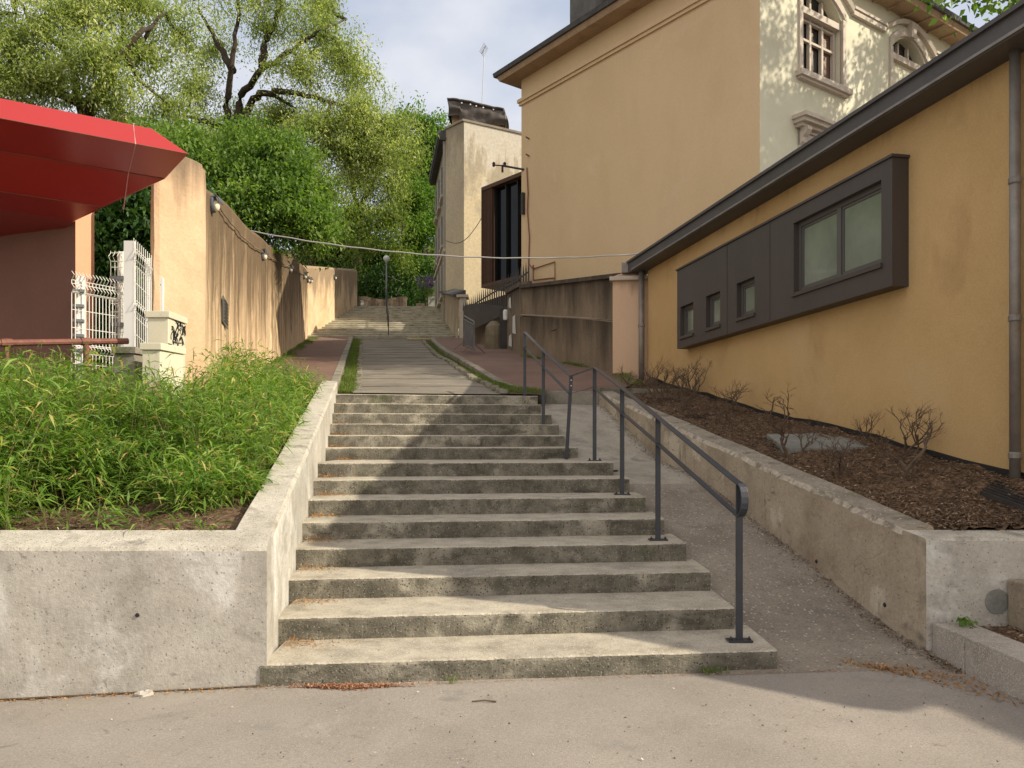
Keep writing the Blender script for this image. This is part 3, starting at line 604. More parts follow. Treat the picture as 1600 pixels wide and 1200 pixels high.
LL = [('nearest and largest grey bulkhead lamp, on the shoulder of the streaked wall', 330, 319), ('second grey bulkhead lamp along the streaked wall, by the bend of the cord', 408.6, 398.5), ('third grey bulkhead lamp along the streaked wall, just before the dark crest', 451, 420.5), ('fourth bulkhead lamp, in the dark stained stretch of wall', 474, 431)]
first = None
for lab, px, py in LL:
    Y = 2.02/((800-px)/F-AX); p = W(px, py, Y); loc = Vector((w1x(Y)+.005, Y, p.z))
    if first is None: first = bulkhead(loc, 0, lab); lamps.append(first)
    else:
        c = copy_tree(first); c.location = loc; c['label'] = lab; lamps.append(c)
for lab, px, py, Y in (('bulkhead lamp at the far end of the streaked wall, before the gap', 481.5, 437, 28.3), ('bulkhead lamp at the near end of the sunlit wall by the upper stairs', 486, 438, 31.3), ('lone bulkhead lamp in the middle of the sunlit wall by the upper stairs', 522, 433, 34.7)):
    p = W(px, py, Y); xw = w1x(Y) if Y < 29 else lerp(-7.99, -7.52, (Y-30.6)/8.1)
    c = copy_tree(first); c.location = (xw+.01, Y, p.z); c['label'] = lab; lamps.append(c)
mb = MB()
for a, b in zip(lamps, lamps[1:5]):
    A, B = Vector(a.location), Vector(b.location); pts = []
    n = 16
    for k in range(n+1):
        t = k/n; p = A.lerp(B, t); pts.append((p.x+.035+.008*math.sin(t*40), p.y, p.z+.05-.10*math.sin(math.pi*t)*(1 if a is lamps[0] else .3)+.01*math.sin(t*23)))
    mb.tube(pts, .011, 6)
one('lamp_cord', mb, M['rope'], 'brown twisted cord slung from lamp to lamp along the streaked wall', 'cord')
# ---------------------------------------------------------------- yellow building
def wx(y): return 2.56+(15-y)*.2066
yb = thing('yellow_building', 'single storey yellow rendered building with a dark zinc roof edge, right side', 'building', (3.5, 10, 1))
def strip_flat(rows, name, mat, parent, vseg=8):
    mb = MB(); u = 0; prev = None; cols = []
    for r in rows:
        if prev: u += math.hypot(r[0]-prev[0], r[1]-prev[1])
        prev = r; cols.append([((r[0], r[1], lerp(r[2], r[3], k/vseg)), (u, (r[3]-r[2])*(1-k/vseg))) for k in range(vseg+1)])
    for a, b in zip(cols, cols[1:]):
        for k in range(vseg): mb.quad(a[k][0], b[k][0], b[k+1][0], a[k+1][0], uv=[a[k][1], b[k][1], b[k+1][1], a[k+1][1]])
    return mb
rows = [(11.5, 15.9, 0, 4.8), (4.7, 15.4, 0, 4.8), (wx(15), 15.0, 0, 4.8)]+[(wx(y), y, 0, 4.8) for y in np.linspace(14.6, 5.0, 24)]+[(4.75, 4.9, 0, 4.8), (7.4, 3.7, 0, 4.8), (8.9, 2.5, 0, 4.8), (9.6, 1.9, 0, 4.8), (12, -1, 0, 4.8)]
strip_flat(rows, 'wall', M['yellow'], yb).build('wall', M['yellow'], yb)
roofpoly = [(2.20, 15.22), (wx(15.0)-.30, 15.0), (wx(4.64)-.30, 4.64), (7.3, 3.4), (8.7, 2.25), (9.15, 2.5), (9.3, 1.68), (11.5, -1.2), (14, -1), (14, 15.8), (4.6, 15.7)]  # unseen near corners shaped to throw the shadow onto steps and street
mb = MB(); mb.prism(roofpoly, 4.76, 4.955); mb.build('roof', M['fascia'], yb, bevel=.006)
mb = MB(); mb.loft([[(wx(y)-.335, y-.0, 4.945), (wx(y)-.335, y, 4.985), (wx(y)-.1, y, 5.0), (wx(y)-.1, y, 4.96)] for y in (15.22, 10, 4.66)]); mb.build('roof_cap', M['fascia'], yb)
mb = MB(); secs = [[(wx(y)-.318, y, 4.775), (wx(y)-.318, y, 4.80), (wx(y)-.300, y, 4.80), (wx(y)-.300, y, 4.775)] for y in (15.0, 4.7)]; mb.loft(secs); mb.build('drip_edge', M['zinc'], yb)
mb = MB(); mb.box((2.19, 15.28, 4.87), .16, .18, .20, -.2); mb.build('gutter_box', M['zinc'], yb, bevel=.01)
# plinth strip
mb = MB(); mb.loft([[(wx(y)-.02, y, bedR(wx(y), y)-.1), (wx(y)-.02, y, bedR(wx(y)-.1, y)+.05), (wx(y)+.01, y, bedR(wx(y)-.1, y)+.05), (wx(y)+.01, y, bedR(wx(y), y)-.1)] for y in np.linspace(14.9, 5.7, 24)]); mb.build('damp_course', M['black'], yb)
# protruding zinc window bay: frame coordinates s (metres along the wall towards the camera), z
o0 = Vector((wx(15), 15.0, 0)); du = Vector((.2066, -1, 0)).normalized(); dn = Vector((-1, -.2066, 0)).normalized()
def YP(s, z, o): p = o0+du*s+dn*o; return (p.x, p.y, z)
def s_of(px, off):                          # s for a picture column on the plane "off" metres proud of the wall
    t = (px-800)/F; b = o0+dn*off; return (t*b.y-b.x)/(du.x-t*du.y)
PRO = .19
bay = thing('window_bay', None, None, (wx(10), 10, 3)); bay.parent = yb; bay.matrix_parent_inverse = Matrix.Translation(-Vector(yb.location))
def facewall(mb, s0, s1, z0, z1, holes, o, depth, fn, m=0):
    ss = sorted(set([s0, s1]+[h[0] for h in holes]+[h[1] for h in holes])); zz = sorted(set([z0, z1]+[h[2] for h in holes]+[h[3] for h in holes]))
    for a, b in zip(ss, ss[1:]):
        for c, d in zip(zz, zz[1:]):
            if any(h[0] <= a and b <= h[1] and h[2] <= c and d <= h[3] for h in holes): continue
            mb.quad(fn(a, c, o), fn(b, c, o), fn(b, d, o), fn(a, d, o), m)
    for h in holes:
        a, b, c, d = h
        for p, q in (((a, c), (b, c)), ((b, c), (b, d)), ((b, d), (a, d)), ((a, d), (a, c))):
            mb.quad(fn(p[0], p[1], o), fn(q[0], q[1], o), fn(q[0], q[1], o-depth), fn(p[0], p[1], o-depth), m)
sL, sR = s_of(1058, PRO), s_of(1394, PRO)
Z0, Z1 = 3.07, 4.36
hb = (s_of(1240, PRO), s_of(1377, PRO), 3.33, 4.19)
hs = [(s_of(1063, PRO), s_of(1081, PRO)+.05, 3.25, 3.74), (s_of(1103, PRO), s_of(1125, PRO), 3.25, 3.74), (s_of(1151, PRO), s_of(1179, PRO), 3.25, 3.74)]
mb = MB(); facewall(mb, sL, sR, Z0, Z1, [hb]+hs, PRO, .12, YP)
mb.quad(YP(sL, Z0, 0), YP(sL, Z0, PRO), YP(sL, Z1, PRO), YP(sL, Z1, 0)); mb.quad(YP(sR, Z0, 0), YP(sR, Z0, PRO), YP(sR, Z1, PRO), YP(sR, Z1, 0))
mb.quad(YP(sL, Z0, 0), YP(sR, Z0, 0), YP(sR, Z0, PRO), YP(sL, Z0, PRO)); mb.quad(YP(sL, Z1, 0), YP(sR, Z1, 0), YP(sR, Z1, PRO), YP(sL, Z1, PRO))
c1 = mb.build('bay_casing', M['darkclad'], yb)
def ybox(mb, s0, s1, z0, z1, o0_, o1_): mb.loft([[YP(s0, z0, o0_), YP(s1, z0, o0_), YP(s1, z0, o1_), YP(s0, z0, o1_)], [YP(s0, z1, o0_), YP(s1, z1, o0_), YP(s1, z1, o1_), YP(s0, z1, o1_)]])
bpy.data.objects.remove(bay)
mb = MB(); ybox(mb, sL-.02, sR+.02, Z1+.002, Z1+.03, 0, PRO+.02); mb.build('bay_cap', M['darkclad'], yb)
for k in range(1, 9):
    sv = lerp(sL, sR, k/9)
    if any(h[0]-.02 < sv < h[1]+.02 for h in [hb]+hs): continue
    mb = MB(); ybox(mb, sv-.006, sv+.006, Z0+.01, Z1-.01, PRO, PRO+.006); mb.build('bay_seam', M['darkclad'], yb)
def ywin(h, panes):
    s0, s1, z0, z1 = h; f = MB(); t = .05; o1_, o2_ = .06, .12
    ybox(f, s0, s1, z0, z0+t, o1_, o2_); ybox(f, s0, s1, z1-t, z1, o1_, o2_); ybox(f, s0, s0+t, z0+t, z1-t, o1_, o2_); ybox(f, s1-t, s1, z0+t, z1-t, o1_, o2_)
    ps = [lerp(s0, s1, k/panes) for k in range(panes+1)]
    for m_ in ps[1:-1]: ybox(f, m_-.035, m_+.035, z0+t, z1-t, o1_, o2_)
    wn = f.build('window', M['pvc'], yb)
    for a, b in zip(ps, ps[1:]):
        a2 = a+(t if a == s0 else .035); b2 = b-(t if b == s1 else .035)
        sh = MB()
        for q in ((a2, b2, z0+t, z0+t+.03), (a2, b2, z1-t-.03, z1-t), (a2, a2+.03, z0+t+.03, z1-t-.03), (b2-.03, b2, z0+t+.03, z1-t-.03)): ybox(sh, q[0], q[1], q[2], q[3], .075, .105)
        sh.build('sash', M['pvc'], wn)
        g_ = MB(); ybox(g_, a2+.028, b2-.028, z0+t+.028, z1-t-.028, .085, .092); g_.build('pane', M['frost'], wn)
    sl2 = MB(); ybox(sl2, s0-.02, s1+.02, z0-.045, z0-.0, PRO-.1, PRO+.025); sl2.build('sill', M['darkclad'], wn)
ywin(hb, 2)
for h in hs: ywin(h, 1)
def drain(px, y, zt, zb, off, par, r=.05):
    x = wx(y)-off; mb = MB(); mb.tube([(x, y, zb), (x, y, zt)], r, 14); p_ = mb.build('drainpipe', M['zinc'], par, smooth=True)
    for z_ in np.arange(zb+.35, zt, 1.15):
        m2 = MB(); m2.lathe((x, y, z_), [(r*1.03, 0), (r*1.22, .01), (r*1.22, .05), (r*1.03, .06)], 14); m2.build('collar', M['zinc'], p_)
drain(1012, 15.0, 4.8, 2.2, .12, yb, .055); 
Yd = 5.659/((1592-800)/F+.2066); drain(1590, Yd-.05, 4.8, 1.0, .075, yb, .042)
# pier and sooty retaining wall
rw = thing('retaining_wall', 'sooty brown plastered retaining wall with black drips beside the right pavement', 'wall', (1, 17, 3))
A0, A1 = Vector((2.0, 15.35, 0)), Vector((.24, 19.6, 0)); rows = []
for t in np.linspace(0, 1, 22):
    p = A0.lerp(A1, t); rows.append((p.x, p.y, 2.0, lerp(4.72, 5.36, t)))
mb = strip_flat(list(reversed(rows)), '', None, None, 10); mb.build('wall', M['dirtwall'], rw)
mb = MB(); mb.loft([[(r[0]-.07, r[1]-.03, r[3]-.02), (r[0]-.07, r[1]-.03, r[3]+.06), (r[0]+.35, r[1]+.12, r[3]+.13), (r[0]+.35, r[1]+.12, r[3]-.02)] for r in rows]); mb.build('coping', surf('sooty_coping', [C(.03, .025, .02), C(.10, .08, .06)], 4), rw)
mb = strip_flat([(r[0]-.045, r[1]-.02, 2.0, sw_z(r[1])+lerp(1.02, .95, i/21)) for i, r in reversed(list(enumerate(rows)))], '', None, None, 5); mb.build('plinth', M['dirtwall'], rw)
mb = MB(); mb.loft([[(r[0]-.045, r[1]-.02, sw_z(r[1])+.98), (r[0]-.05, r[1]-.02, sw_z(r[1])+1.0), (r[0]+.02, r[1], sw_z(r[1])+1.03), (r[0]+.02, r[1], sw_z(r[1])+.98)] for r in rows]); mb.build('plinth_ledge', M['dirtwall2'], rw)
mb = MB(); q = A0.lerp(A1, .55); mb.tube([(q.x-.05, q.y, 4.05), (q.x-.16, q.y-.1, 4.0)], .012, 6); mb.build('iron_hook', M['iron'], rw)
pr = thing('wall_pier', 'smooth pale pink rendered wall panel between the sooty wall and the yellow building', 'wall', (2.3, 15.2, 2.5))
mb = strip_flat([(2.0, 15.35, 2.0, 4.62), (1.93, 15.26, 2.0, 4.62), (2.62, 15.12, 2.0, 4.62)], '', None, None, 6); mb.build('wall', M['pinkwall'], pr)
mb = MB(); mb.prism([(1.86, 15.2), (2.62, 15.06), (2.75, 15.6), (1.95, 15.7)], 4.62, 4.70); mb.build('coping', M['stone'], pr, bevel=.01)
mb = MB(); mb.loft([[(1.9, 15.3, 4.70), (2.5, 15.2, 4.70), (2.7, 15.7, 4.70), (1.95, 15.8, 4.70)], [(1.95, 15.4, 4.72), (2.6, 15.4, 5.0), (2.75, 15.6, 5.02), (1.97, 15.7, 4.74)]]); mb.build('sloped_cap', M['pinkwall'], pr)
nw = thing('notice_wall', 'short grimy wall end with torn white notices, left of the sooty retaining wall', 'wall', (.1, 20.8, 4))
mb = strip_flat([(-.14, 22.2, 3.0, 5.74), (.235, 19.62, 3.0, 5.45)], '', None, None, 10); mb.build('wall', M['dirtwall'], nw)
mb = MB(); mb.loft([[(-.2, 22.2, 5.70), (-.2, 22.2, 5.8), (.15, 22.3, 5.85), (.15, 22.3, 5.7)], [(.18, 19.62, 5.40), (.18, 19.62, 5.5), (.5, 19.7, 5.55), (.5, 19.7, 5.4)]]); mb.build('coping', M['rubble'], nw)
for px0, px1, py0, py1 in ((796, 800, 464, 480), (802, 807, 492, 520), (796, 801, 522, 540)):
    mb = MB()
    def onw(px, py):
        t = (px-800)/F; k = (-.14-(.235+.14)/(19.62-22.2)*22.2); s_ = (.235+.14)/(19.62-22.2); Y = k/(t-s_); q = W(px, py, Y); return (q.x-.02, q.y, q.z)
    a, b, c_, d_ = onw(px0, py1), onw(px1, py1+2), onw(px1-1, py0), onw(px0+.5, py0+3)
    mb.loft([[a, b, c_, d_], [(q[0]-.006, q[1], q[2]) for q in (a, b, c_, d_)]]); mb.build('notice', M['paper'], nw)
# ---------------------------------------------------------------- tall beige building
CB = Vector((4.98, 16.0, 0)); dL = Vector((-.6, .8, 0)); dR = Vector((.82, .57, 0)).normalized(); nL = Vector((-.8, -.6, 0)); nR = Vector((dR.y, -dR.x, 0))
tb = thing('apartment_building', 'tall beige and cream apartment building with deep eaves and arched windows', 'building', (4.98, 16, 3))
LW = 7.86; ZE = 11.72
def TL(s, z, o=0): p = CB+dL*s+nL*o; return (p.x, p.y, z)
def TR(s, z, o=0): p = CB+dR*s+nR*o; return (p.x, p.y, z)
mb = MB(); n = 12
mb.quad(TL(0, 1), TL(LW, 1), TL(LW, ZE), TL(0, ZE)); mb.quad(TL(LW, 1), tuple(Vector(TL(LW, 1))+dR*15), tuple(Vector(TL(LW, ZE))+dR*15), TL(LW, ZE))
mb.build('side_wall', M['beige'], tb)
mb = MB(); H1 = (1.36, 2.80, 9.33, 11.28); H2 = (4.82, 6.32, 9.0, 11.28); H3 = (1.36, 2.80, 5.2, 7.85); H4 = (8.3, 9.8, 9.0, 11.28); H5 = (4.82, 6.3, 5.2, 7.85)
facewall(mb, 0, 15, 1, ZE, [H1, H2, H3, H4, H5], 0, .28, TR); mb.build('front_wall', M['cream'], tb)
def tbox(mb, s0, s1, z0, z1, a, b, fn=None):
    fn = fn or TR; mb.loft([[fn(s0, z0, a), fn(s1, z0, a), fn(s1, z0, b), fn(s0, z0, b)], [fn(s0, z1, a), fn(s1, z1, a), fn(s1, z1, b), fn(s0, z1, b)]]); return mb
def arch_pts(s0, s1, zs, rise, n=14): return [(lerp(s0, s1, k/n), zs+rise*(1-(2*k/n-1)**2)) for k in range(n+1)]
def arch_window(h, upper_only=False):
    s0, s1, z0, z1 = h; zs = z1-.42; ap = arch_pts(s0, s1, zs, .40)
    m1 = MB()                                 # wall filling above the arch
    for (a, za), (b, zb) in zip(ap, ap[1:]): m1.loft([[TR(a, za, .0-.002), TR(b, zb, -.002), TR(b, z1, -.002), TR(a, z1, -.002)], [TR(a, za, -.28), TR(b, zb, -.28), TR(b, z1, -.28), TR(a, z1, -.28)]])
    m1.build('arch_infill', M['cream'], tb)
    sur = MB(); t = .20                        # stone surround standing proud
    tbox(sur, s0-.11, s0, z0, zs, -.03, .05); tbox(sur, s1, s1+.11, z0, zs, -.03, .05)
    secs = [[TR(a, za, -.03), TR(a, za, .05), TR(a, za+.20, .05), TR(a, za+.20, -.03)] for a, za in arch_pts(s0-.11, s1+.11, zs, .42)]; sur.loft(secs)
    wn = sur.build('window', M['stone'], tb)
    sl3 = MB(); tbox(sl3, s0-.2, s1+.2, z0-.12, z0, -.1, .16); tbox(sl3, s0-.15, s1+.15, z0-.17, z0-.12, -.02, .10); sl3.build('sill', M['stone'], wn)
    fr = MB(); zt = 10.72
    tbox(fr, s0, s1, zt-.07, zt+.07, -.2, -.02)
    for q in (s0+.04, s0+.15, lerp(s0, s1, .36), lerp(s0, s1, .66), s1-.06): tbox(fr, q-.03, q+.03, z0, zs+.3 if s0+.2 < q < s1-.2 else zs+.06, -.22, -.14)
    for z_ in (z0+.03, z0+.85, zt-.12, zt+.1): tbox(fr, s0+.02, s1-.02, z_-.025, z_+.025, -.215, -.145)
    fr.build('frame', M['stone'], wn)
    g_ = MB(); tbox(g_, s0, s1, z0, z1, -.245, -.235); g_.build('pane', M['glass'], wn)
    if not upper_only:
        for a_, b_ in ((s0+.5, s0+.74), (s1-.42, s1-.1)): q = MB(); tbox(q, a_, b_, z0+.05, z0+1.35, -.233, -.228); q.build('curtain', M['soffit_dark'], wn)
    if upper_only:
        q = MB(); tbox(q, s0+.02, s1-.02, 10.08, 10.66, -.19, -.12); q.build('blind_box', M['cream'], wn)
    key = MB(); sm = (s0+s1)/2; key.loft([[TR(sm-.09, z1-.03, .0), TR(sm+.09, z1-.03, .0), TR(sm+.09, z1-.03, .13), TR(sm-.09, z1-.03, .13)], [TR(sm-.13, z1+.3, .0), TR(sm+.13, z1+.3, .0), TR(sm+.13, z1+.3, .17), TR(sm-.13, z1+.3, .17)]]); key.build('keystone', M['stone'], wn)
    hd = MB(); secs = []
    for a, za in arch_pts(s0-.35, s1+.35, 11.12, .42, 16): secs.append([TR(a, za, -.01), TR(a, za, .09), TR(a, za+.10, .12), TR(a, za+.12, -.01)])
    hd.loft(secs); hd.build('hood_mould', M['stone'], wn)
arch_window(H1); arch_window(H2, True); arch_window(H4, True)
for h in (H3, H5):
    fr = MB(); s0, s1, z0, z1 = h
    tbox(fr, s0-.12, s0, z0, z1, -.03, .05); tbox(fr, s1, s1+.12, z0, z1, -.03, .05); tbox(fr, s0-.12, s1+.12, z1, z1+.2, -.03, .05); wn = fr.build('window', M['stone'], tb)
    g_ = MB(); tbox(g_, s0, s1, z0, z1, -.25, -.24); g_.build('pane', M['glass'], wn)
    f2 = MB()
    for q in (s0+.04, (s0+s1)/2, s1-.04): tbox(f2, q-.035, q+.035, z0, z1, -.22, -.14)
    tbox(f2, s0, s1, z1-.12, z1-.04, -.22, -.14); f2.build('frame', M['stone'], wn)
    p_ = MB(); tbox(p_, s0-.32, s1+.32, z1+.42, z1+.50, -.02, .34); tbox(p_, s0-.28, s1+.28, z1+.34, z1+.42, -.02, .28); tbox(p_, s0-.22, s1+.22, z1+.27, z1+.34, -.02, .18); tbox(p_, s0-.12, s1+.12, z1+.2, z1+.27, -.02, .09)
    pd = p_.build('cornice', M['stone'], wn)
    for q in (s0-.12, s1+.12-.14):
        b_ = MB(); b_.loft([[TR(q+a_, z1+.27, 0), TR(q+a_, z1+.27, .24), TR(q+a_, z1+.20, .25), TR(q+a_, z1+.12, .18), TR(q+a_, z1+.08, .12), TR(q+a_, z1-.02, .11), TR(q+a_, z1-.08, .04), TR(q+a_, z1-.08, 0)] for a_ in (0, .14)]); b_.build('bracket', M['stone'], wn)
for s0, s1 in ((0, 1.0), (3.16, 4.46), (6.68, 7.9), (10.15, 15)):
    m1 = MB(); tbox(m1, s0, s1, 11.08, 11.2, -.01, .09); tbox(m1, s0, s1, 11.2, 11.26, -.01, .12); m1.build('string_course', M['stone'], tb)
m1 = MB(); tbox(m1, -.05, LW+.06, 10.98, 11.06, -.01, .05, TL); tbox(m1, -.05, LW+.09, 11.06, 11.15, -.01, .09, TL); m1.build('string_course', M['beige'], tb)
# roof: soffit boards then tiles
def rp(o, z):
    a = Vector(TL(LW, z))+nL*o+dL*o; b = Vector(TL(0, z))+nL*o+nR*o; c_ = Vector(TR(15, z))+nR*o; d_ = Vector(TR(15, z))+dL*9; return [a, b, c_, d_]
mb = MB(); mb.loft([rp(.44, 11.70), rp(.50, 11.82)]); mb.build('soffit', M['soffit'], tb)
mb = MB(); mb.loft([rp(.56, 11.822), rp(.58, 11.93)]); 
top = rp(-2.4, 13.4); mb.loft([rp(.58, 11.932), top]); mb.build('roof', M['tile'], tb)
for k in range(24):
    m1 = MB(); q = .4+k*.6; tbox(m1, q, q+.06, 11.655, 11.699, 0, .40); m1.build('rafter', M['soffit'], tb)
ch = CB+dL*5.9-nL*.9
mb = MB(); mb.box((ch.x, ch.y, 13.9), 1.0, .75, 3.6, math.atan2(dL.y, dL.x)); mb.build('chimney', surf('dark_chimney', [C(.07, .068, .066), C(.13, .125, .12)], 2, bump=.3, bscale=20), tb)
mb = MB(); c2 = CB+dL*4.95-nL*1.2; mb.box((c2.x, c2.y, 13.4), .7, .7, 2.6, math.atan2(dL.y, dL.x)); mb.build('chimney', M['cream'], tb)
# pipe run on the beige wall (picture px -> plane of the wall)
def onTL(px, py, o=.03):
    t = (px-800)/F; b = CB+nL*o; s = (t*b.y-b.x)/(dL.x-t*dL.y); p = b+dL*s; return Vector((p.x, p.y, EYE+(HOR-py)*p.y/F))
for pts, r in (([(823, 262), (825, 300), (824, 330), (827, 370), (826, 412), (833, 420)], .018), ([(833, 422), (833, 414)], .02), ([(833, 420), (867, 409), (867, 436)], .014), ([(833, 420), (833, 438), (848, 436), (866, 434), (867, 441)], .016)):
    mb = MB(); mb.tube([onTL(*p) for p in pts], r, 6); mb.build('wall_pipe', M['rust'], tb)
mb = MB(); p0 = onTL(817, 318, .05); mb.box(p0, .09, .08, .6, math.atan2(dL.y, dL.x)); mb.build('junction_box', M['iron'], tb)
for px, py in ((827, 217), (827, 244)):
    mb = MB(); a = onTL(px, py, 0); mb.tube([a, a+nL*.12+Vector((0, 0, .03))], .02, 6); mb.build('wall_hook', M['rust'], tb)
isu = thing('insulator_bracket', 'black iron bracket with two insulators sticking out from the beige wall corner', 'bracket', onTL(822, 266, 0))
a = onTL(830, 267, .02); b = a+nL*.1+Vector((-1.15, 1.2, .06))
b1 = W(786, 259, 22.6); mb = MB(); mb.tube([onTL(819, 265, 0), b1], .03, 6); mb.build('arm', M['iron'], isu)
mb = MB(); mb.tube([W(772, 258, 22.6), W(789, 259, 22.6)], .018, 6); mb.build('crossbar', M['iron'], isu)
mb = MB(); mb.tube([W(785, 258, 22.6), W(785, 269, 22.6)], .035, 6); mb.build('stub', M['iron'], isu)
for px in (771.5, 788.5):
    mb = MB(); q = W(px, 257, 22.6); mb.lathe(q, [(.03, -.06), (.05, -.02), (.035, 0), (.05, .03), (.02, .07)], 10); mb.build('insulator', M['iron'], isu)
# ---------------------------------------------------------------- timber bay between the two buildings
tbay = thing('timber_bay', 'brown louvred timber box with a black window, between the beige and the far building', 'bay window', (-1.1, 30, 8))
P1, P2 = Vector((-1.16, 30.0, 0)), Vector((2.3, 25.9, 0)); dd = (P2-P1).normalized(); dnn = Vector((-dd.y, dd.x, 0)); dnn = dnn if dnn.y > 0 else -dnn
def BB(mb, s0, s1, z0, z1, a, b): mb.loft([[tuple(P1+dd*s+dnn*o+Vector((0, 0, z0))) for s, o in ((s0, a), (s1, a), (s1, b), (s0, b))], [tuple(P1+dd*s+dnn*o+Vector((0, 0, z1))) for s, o in ((s0, a), (s1, a), (s1, b), (s0, b))]])
zb0, zt0 = 7.42, 11.2
mb = MB(); BB(mb, 0, 5.3, zt0-.14, zt0, 0, 1.2); BB(mb, 0, 5.3, zb0, zb0+.12, 0, 1.2); BB(mb, 0, .06, zb0+.12, zt0-.14, 0, 1.2); mb.build('casing', M['timber'], tbay)
for k in range(7):
    mb = MB(); BB(mb, .075+k*.078, .115+k*.078, zb0+.125, zt0-.145, .03, .09); mb.build('louvre', M['timber'], tbay)
mb = MB(); BB(mb, .06, .62, zb0+.125, zt0-.145, .10, .13); mb.build('back_board', M['timber'], tbay)
mb = MB(); BB(mb, .625, 5.3, zb0+.125, zt0-.145, .26, .28); mb.build('glass_panel', M['glass2'], tbay)
for s_ in (.62, 1.25, 1.9, 3.2):
    mb = MB(); BB(mb, s_, s_+.05, zb0+.125, zt0-.145, .14, .258); mb.build('mullion', M['black'], tbay)
# ---------------------------------------------------------------- far building
fb = thing('far_building', 'narrow old cream house with peeling render at the head of the lane', 'building', (-2, 33, 5.6))
FA, FB_, FC = Vector((-1.99, 33, 0)), Vector((-2.83, 33.9, 0)), Vector((-3.80, 39.6, 0)); FD = Vector((4.5, 34.6, 0))
ZF = 14.93
strip_flat([(FA.x, FA.y, 5, ZF), (1.0, 33.75, 5, ZF-.35), (FD.x, FD.y, 5, ZF-.9)], '', None, None, 12).build('front_wall', M['farfront'], fb)
strip_flat([(FB_.x, FB_.y, 5, ZF), (FA.x, FA.y, 5, ZF)], '', None, None, 12).build('corner_wall', M['farside'], fb)
dF = (FC-FB_); lenF = dF.length; dF.normalize(); nF = Vector((-dF.y, dF.x, 0)); nF = nF if nF.x < 0 else -nF
def TF(s, z, o=0): p = FB_+dF*s+nF*o; return (p.x, p.y, z)
mb = MB(); holes = []
for zc in (8.05, 10.2, 12.4):
    for s_ in (.8, 2.5, 4.2): holes.append((s_, s_+.9, zc, zc+1.5))
facewall(mb, 0, lenF, 5, ZF-.45, holes, 0, .2, TF); mb.build('side_wall', M['farside'], fb)
for s0, s1, z0, z1 in holes:
    mb = MB(); tbox(mb, s0, s1, z0, z1, -.22, -.2, TF); wn = mb.build('window', M['glass'], fb)
    for a in ((s0-.42, s0-.02), (s1+.02, s1+.42)):
        mb = MB(); tbox(mb, a[0], a[1], z0-.03, z1+.03, .01, .06, TF); mb.build('shutter', M['shutter'], wn)
    mb = MB(); tbox(mb, s0-.1, s1+.1, z0-.1, z0, -.1, .14, TF); mb.build('sill', M['stone'], wn)
mb = MB(); tbox(mb, 0, lenF+.1, 9.75, 9.87, -.01, .1, TF); mb.build('string_course', M['stone'], fb)
mb = MB(); tbox(mb, -.05, lenF+.2, ZF-.45, ZF-.33, -.05, .28, TF); tbox(mb, -.02, lenF+.15, ZF-.33, ZF-.05, -.8, .32, TF); mb.build('roof', M['tile'], fb)
mb = MB(); tbox(mb, .05, .13, 5.6, ZF-.4, .02, .10, TF); mb.build('downpipe', M['shutter'], fb)
mb = MB(); q = [(FA.x-.05, FA.y-.05), (FB_.x-.06, FB_.y), (FB_.x+.3, FB_.y+1.2), (4.4, 35.8), (FD.x, FD.y-.05), (1.0, 33.7)]; zz = lambda x, y: ZF+.0-.13*max(0, x+1.99)
mb.prism(q, lambda x, y: zz(x, y)-.0, lambda x, y: zz(x, y)+.09); mb.build('parapet_cap', surf('parapet', [C(.2, .17, .13), C(.33, .29, .22)], 3), fb)
for px, py in ((795, 256),):
    p = W(px, py, 33.6); mb = MB(); mb.box((p.x, 34.25, p.z), .18, .14, .24, .2); mb.build('small_window', M['black'] if px == 795 else M['stone'], fb)
# attic block under the tarpaulin
mb = MB(); a = W(706, 205, 33.9); b = W(783, 205, 34.2); mb.prism([(a.x, 34.0), (b.x, 34.2), (b.x, 36), (a.x, 36)], 14.6, 15.8); mb.build('attic_block', M['soffit'], fb)
tp = thing('tarpaulin', 'black tarpaulin draped and folded over the rooftop block of the far house', 'tarpaulin', (W(745, 180, 34).x, 34, 15.3))
mb = MB(); nU, nV = 36, 16; xa, xb_ = W(700, 0, 33.8).x, W(790, 0, 33.8).x; rr = random.Random(3)
def tarp(u, v):                                  # v: 0 front hem, .55 front top edge, 1 back
    zt = 16.22-.5*u+.05*math.sin(3*u); hem = 15.42-.30*math.sin(min(1, u*1.1)*math.pi*.9)-(.28*u if u > .2 else -.25+1.1*(.2-u))
    if v < .5: t = v/.5; z = lerp(hem, zt, t); y = 33.72-.10*math.sin(t*3.1)+.035*math.sin(u*9+t*9)+.03*math.sin(t*15-u*7)+.012*math.sin(u*41)
    else: t = (v-.5)/.5; z = zt+.05*math.sin(t*3)-.1*t; y = 33.72+1.9*t
    return (lerp(xa, xb_, u)+.04*math.sin(v*9)+(.12*t if v >= .5 else 0), y, z+.006*math.sin(u*23+v*11))
for i in range(nU):
    for j in range(nV): mb.quad(tarp(i/nU, j/nV), tarp((i+1)/nU, j/nV), tarp((i+1)/nU, (j+1)/nV), tarp(i/nU, (j+1)/nV))
for u in (0, 1):
    for j in range(8):
        p, q = Vector(tarp(u, j/nV)), Vector(tarp(u, (j+1)/nV)); off = Vector((.1 if u == 0 else -.05, 1.7, 0)); mb.quad(p, q, q+off, p+off)
o = mb.build('sheet', M['tarp'], tp, smooth=True)
mb = MB(); mb.tube([Vector(tarp(u, .46))-Vector((0, .06, 0)) for u in np.linspace(.02, .98, 20)], .05, 8); mb.build('ridge_pole', M['tarp'], tp)
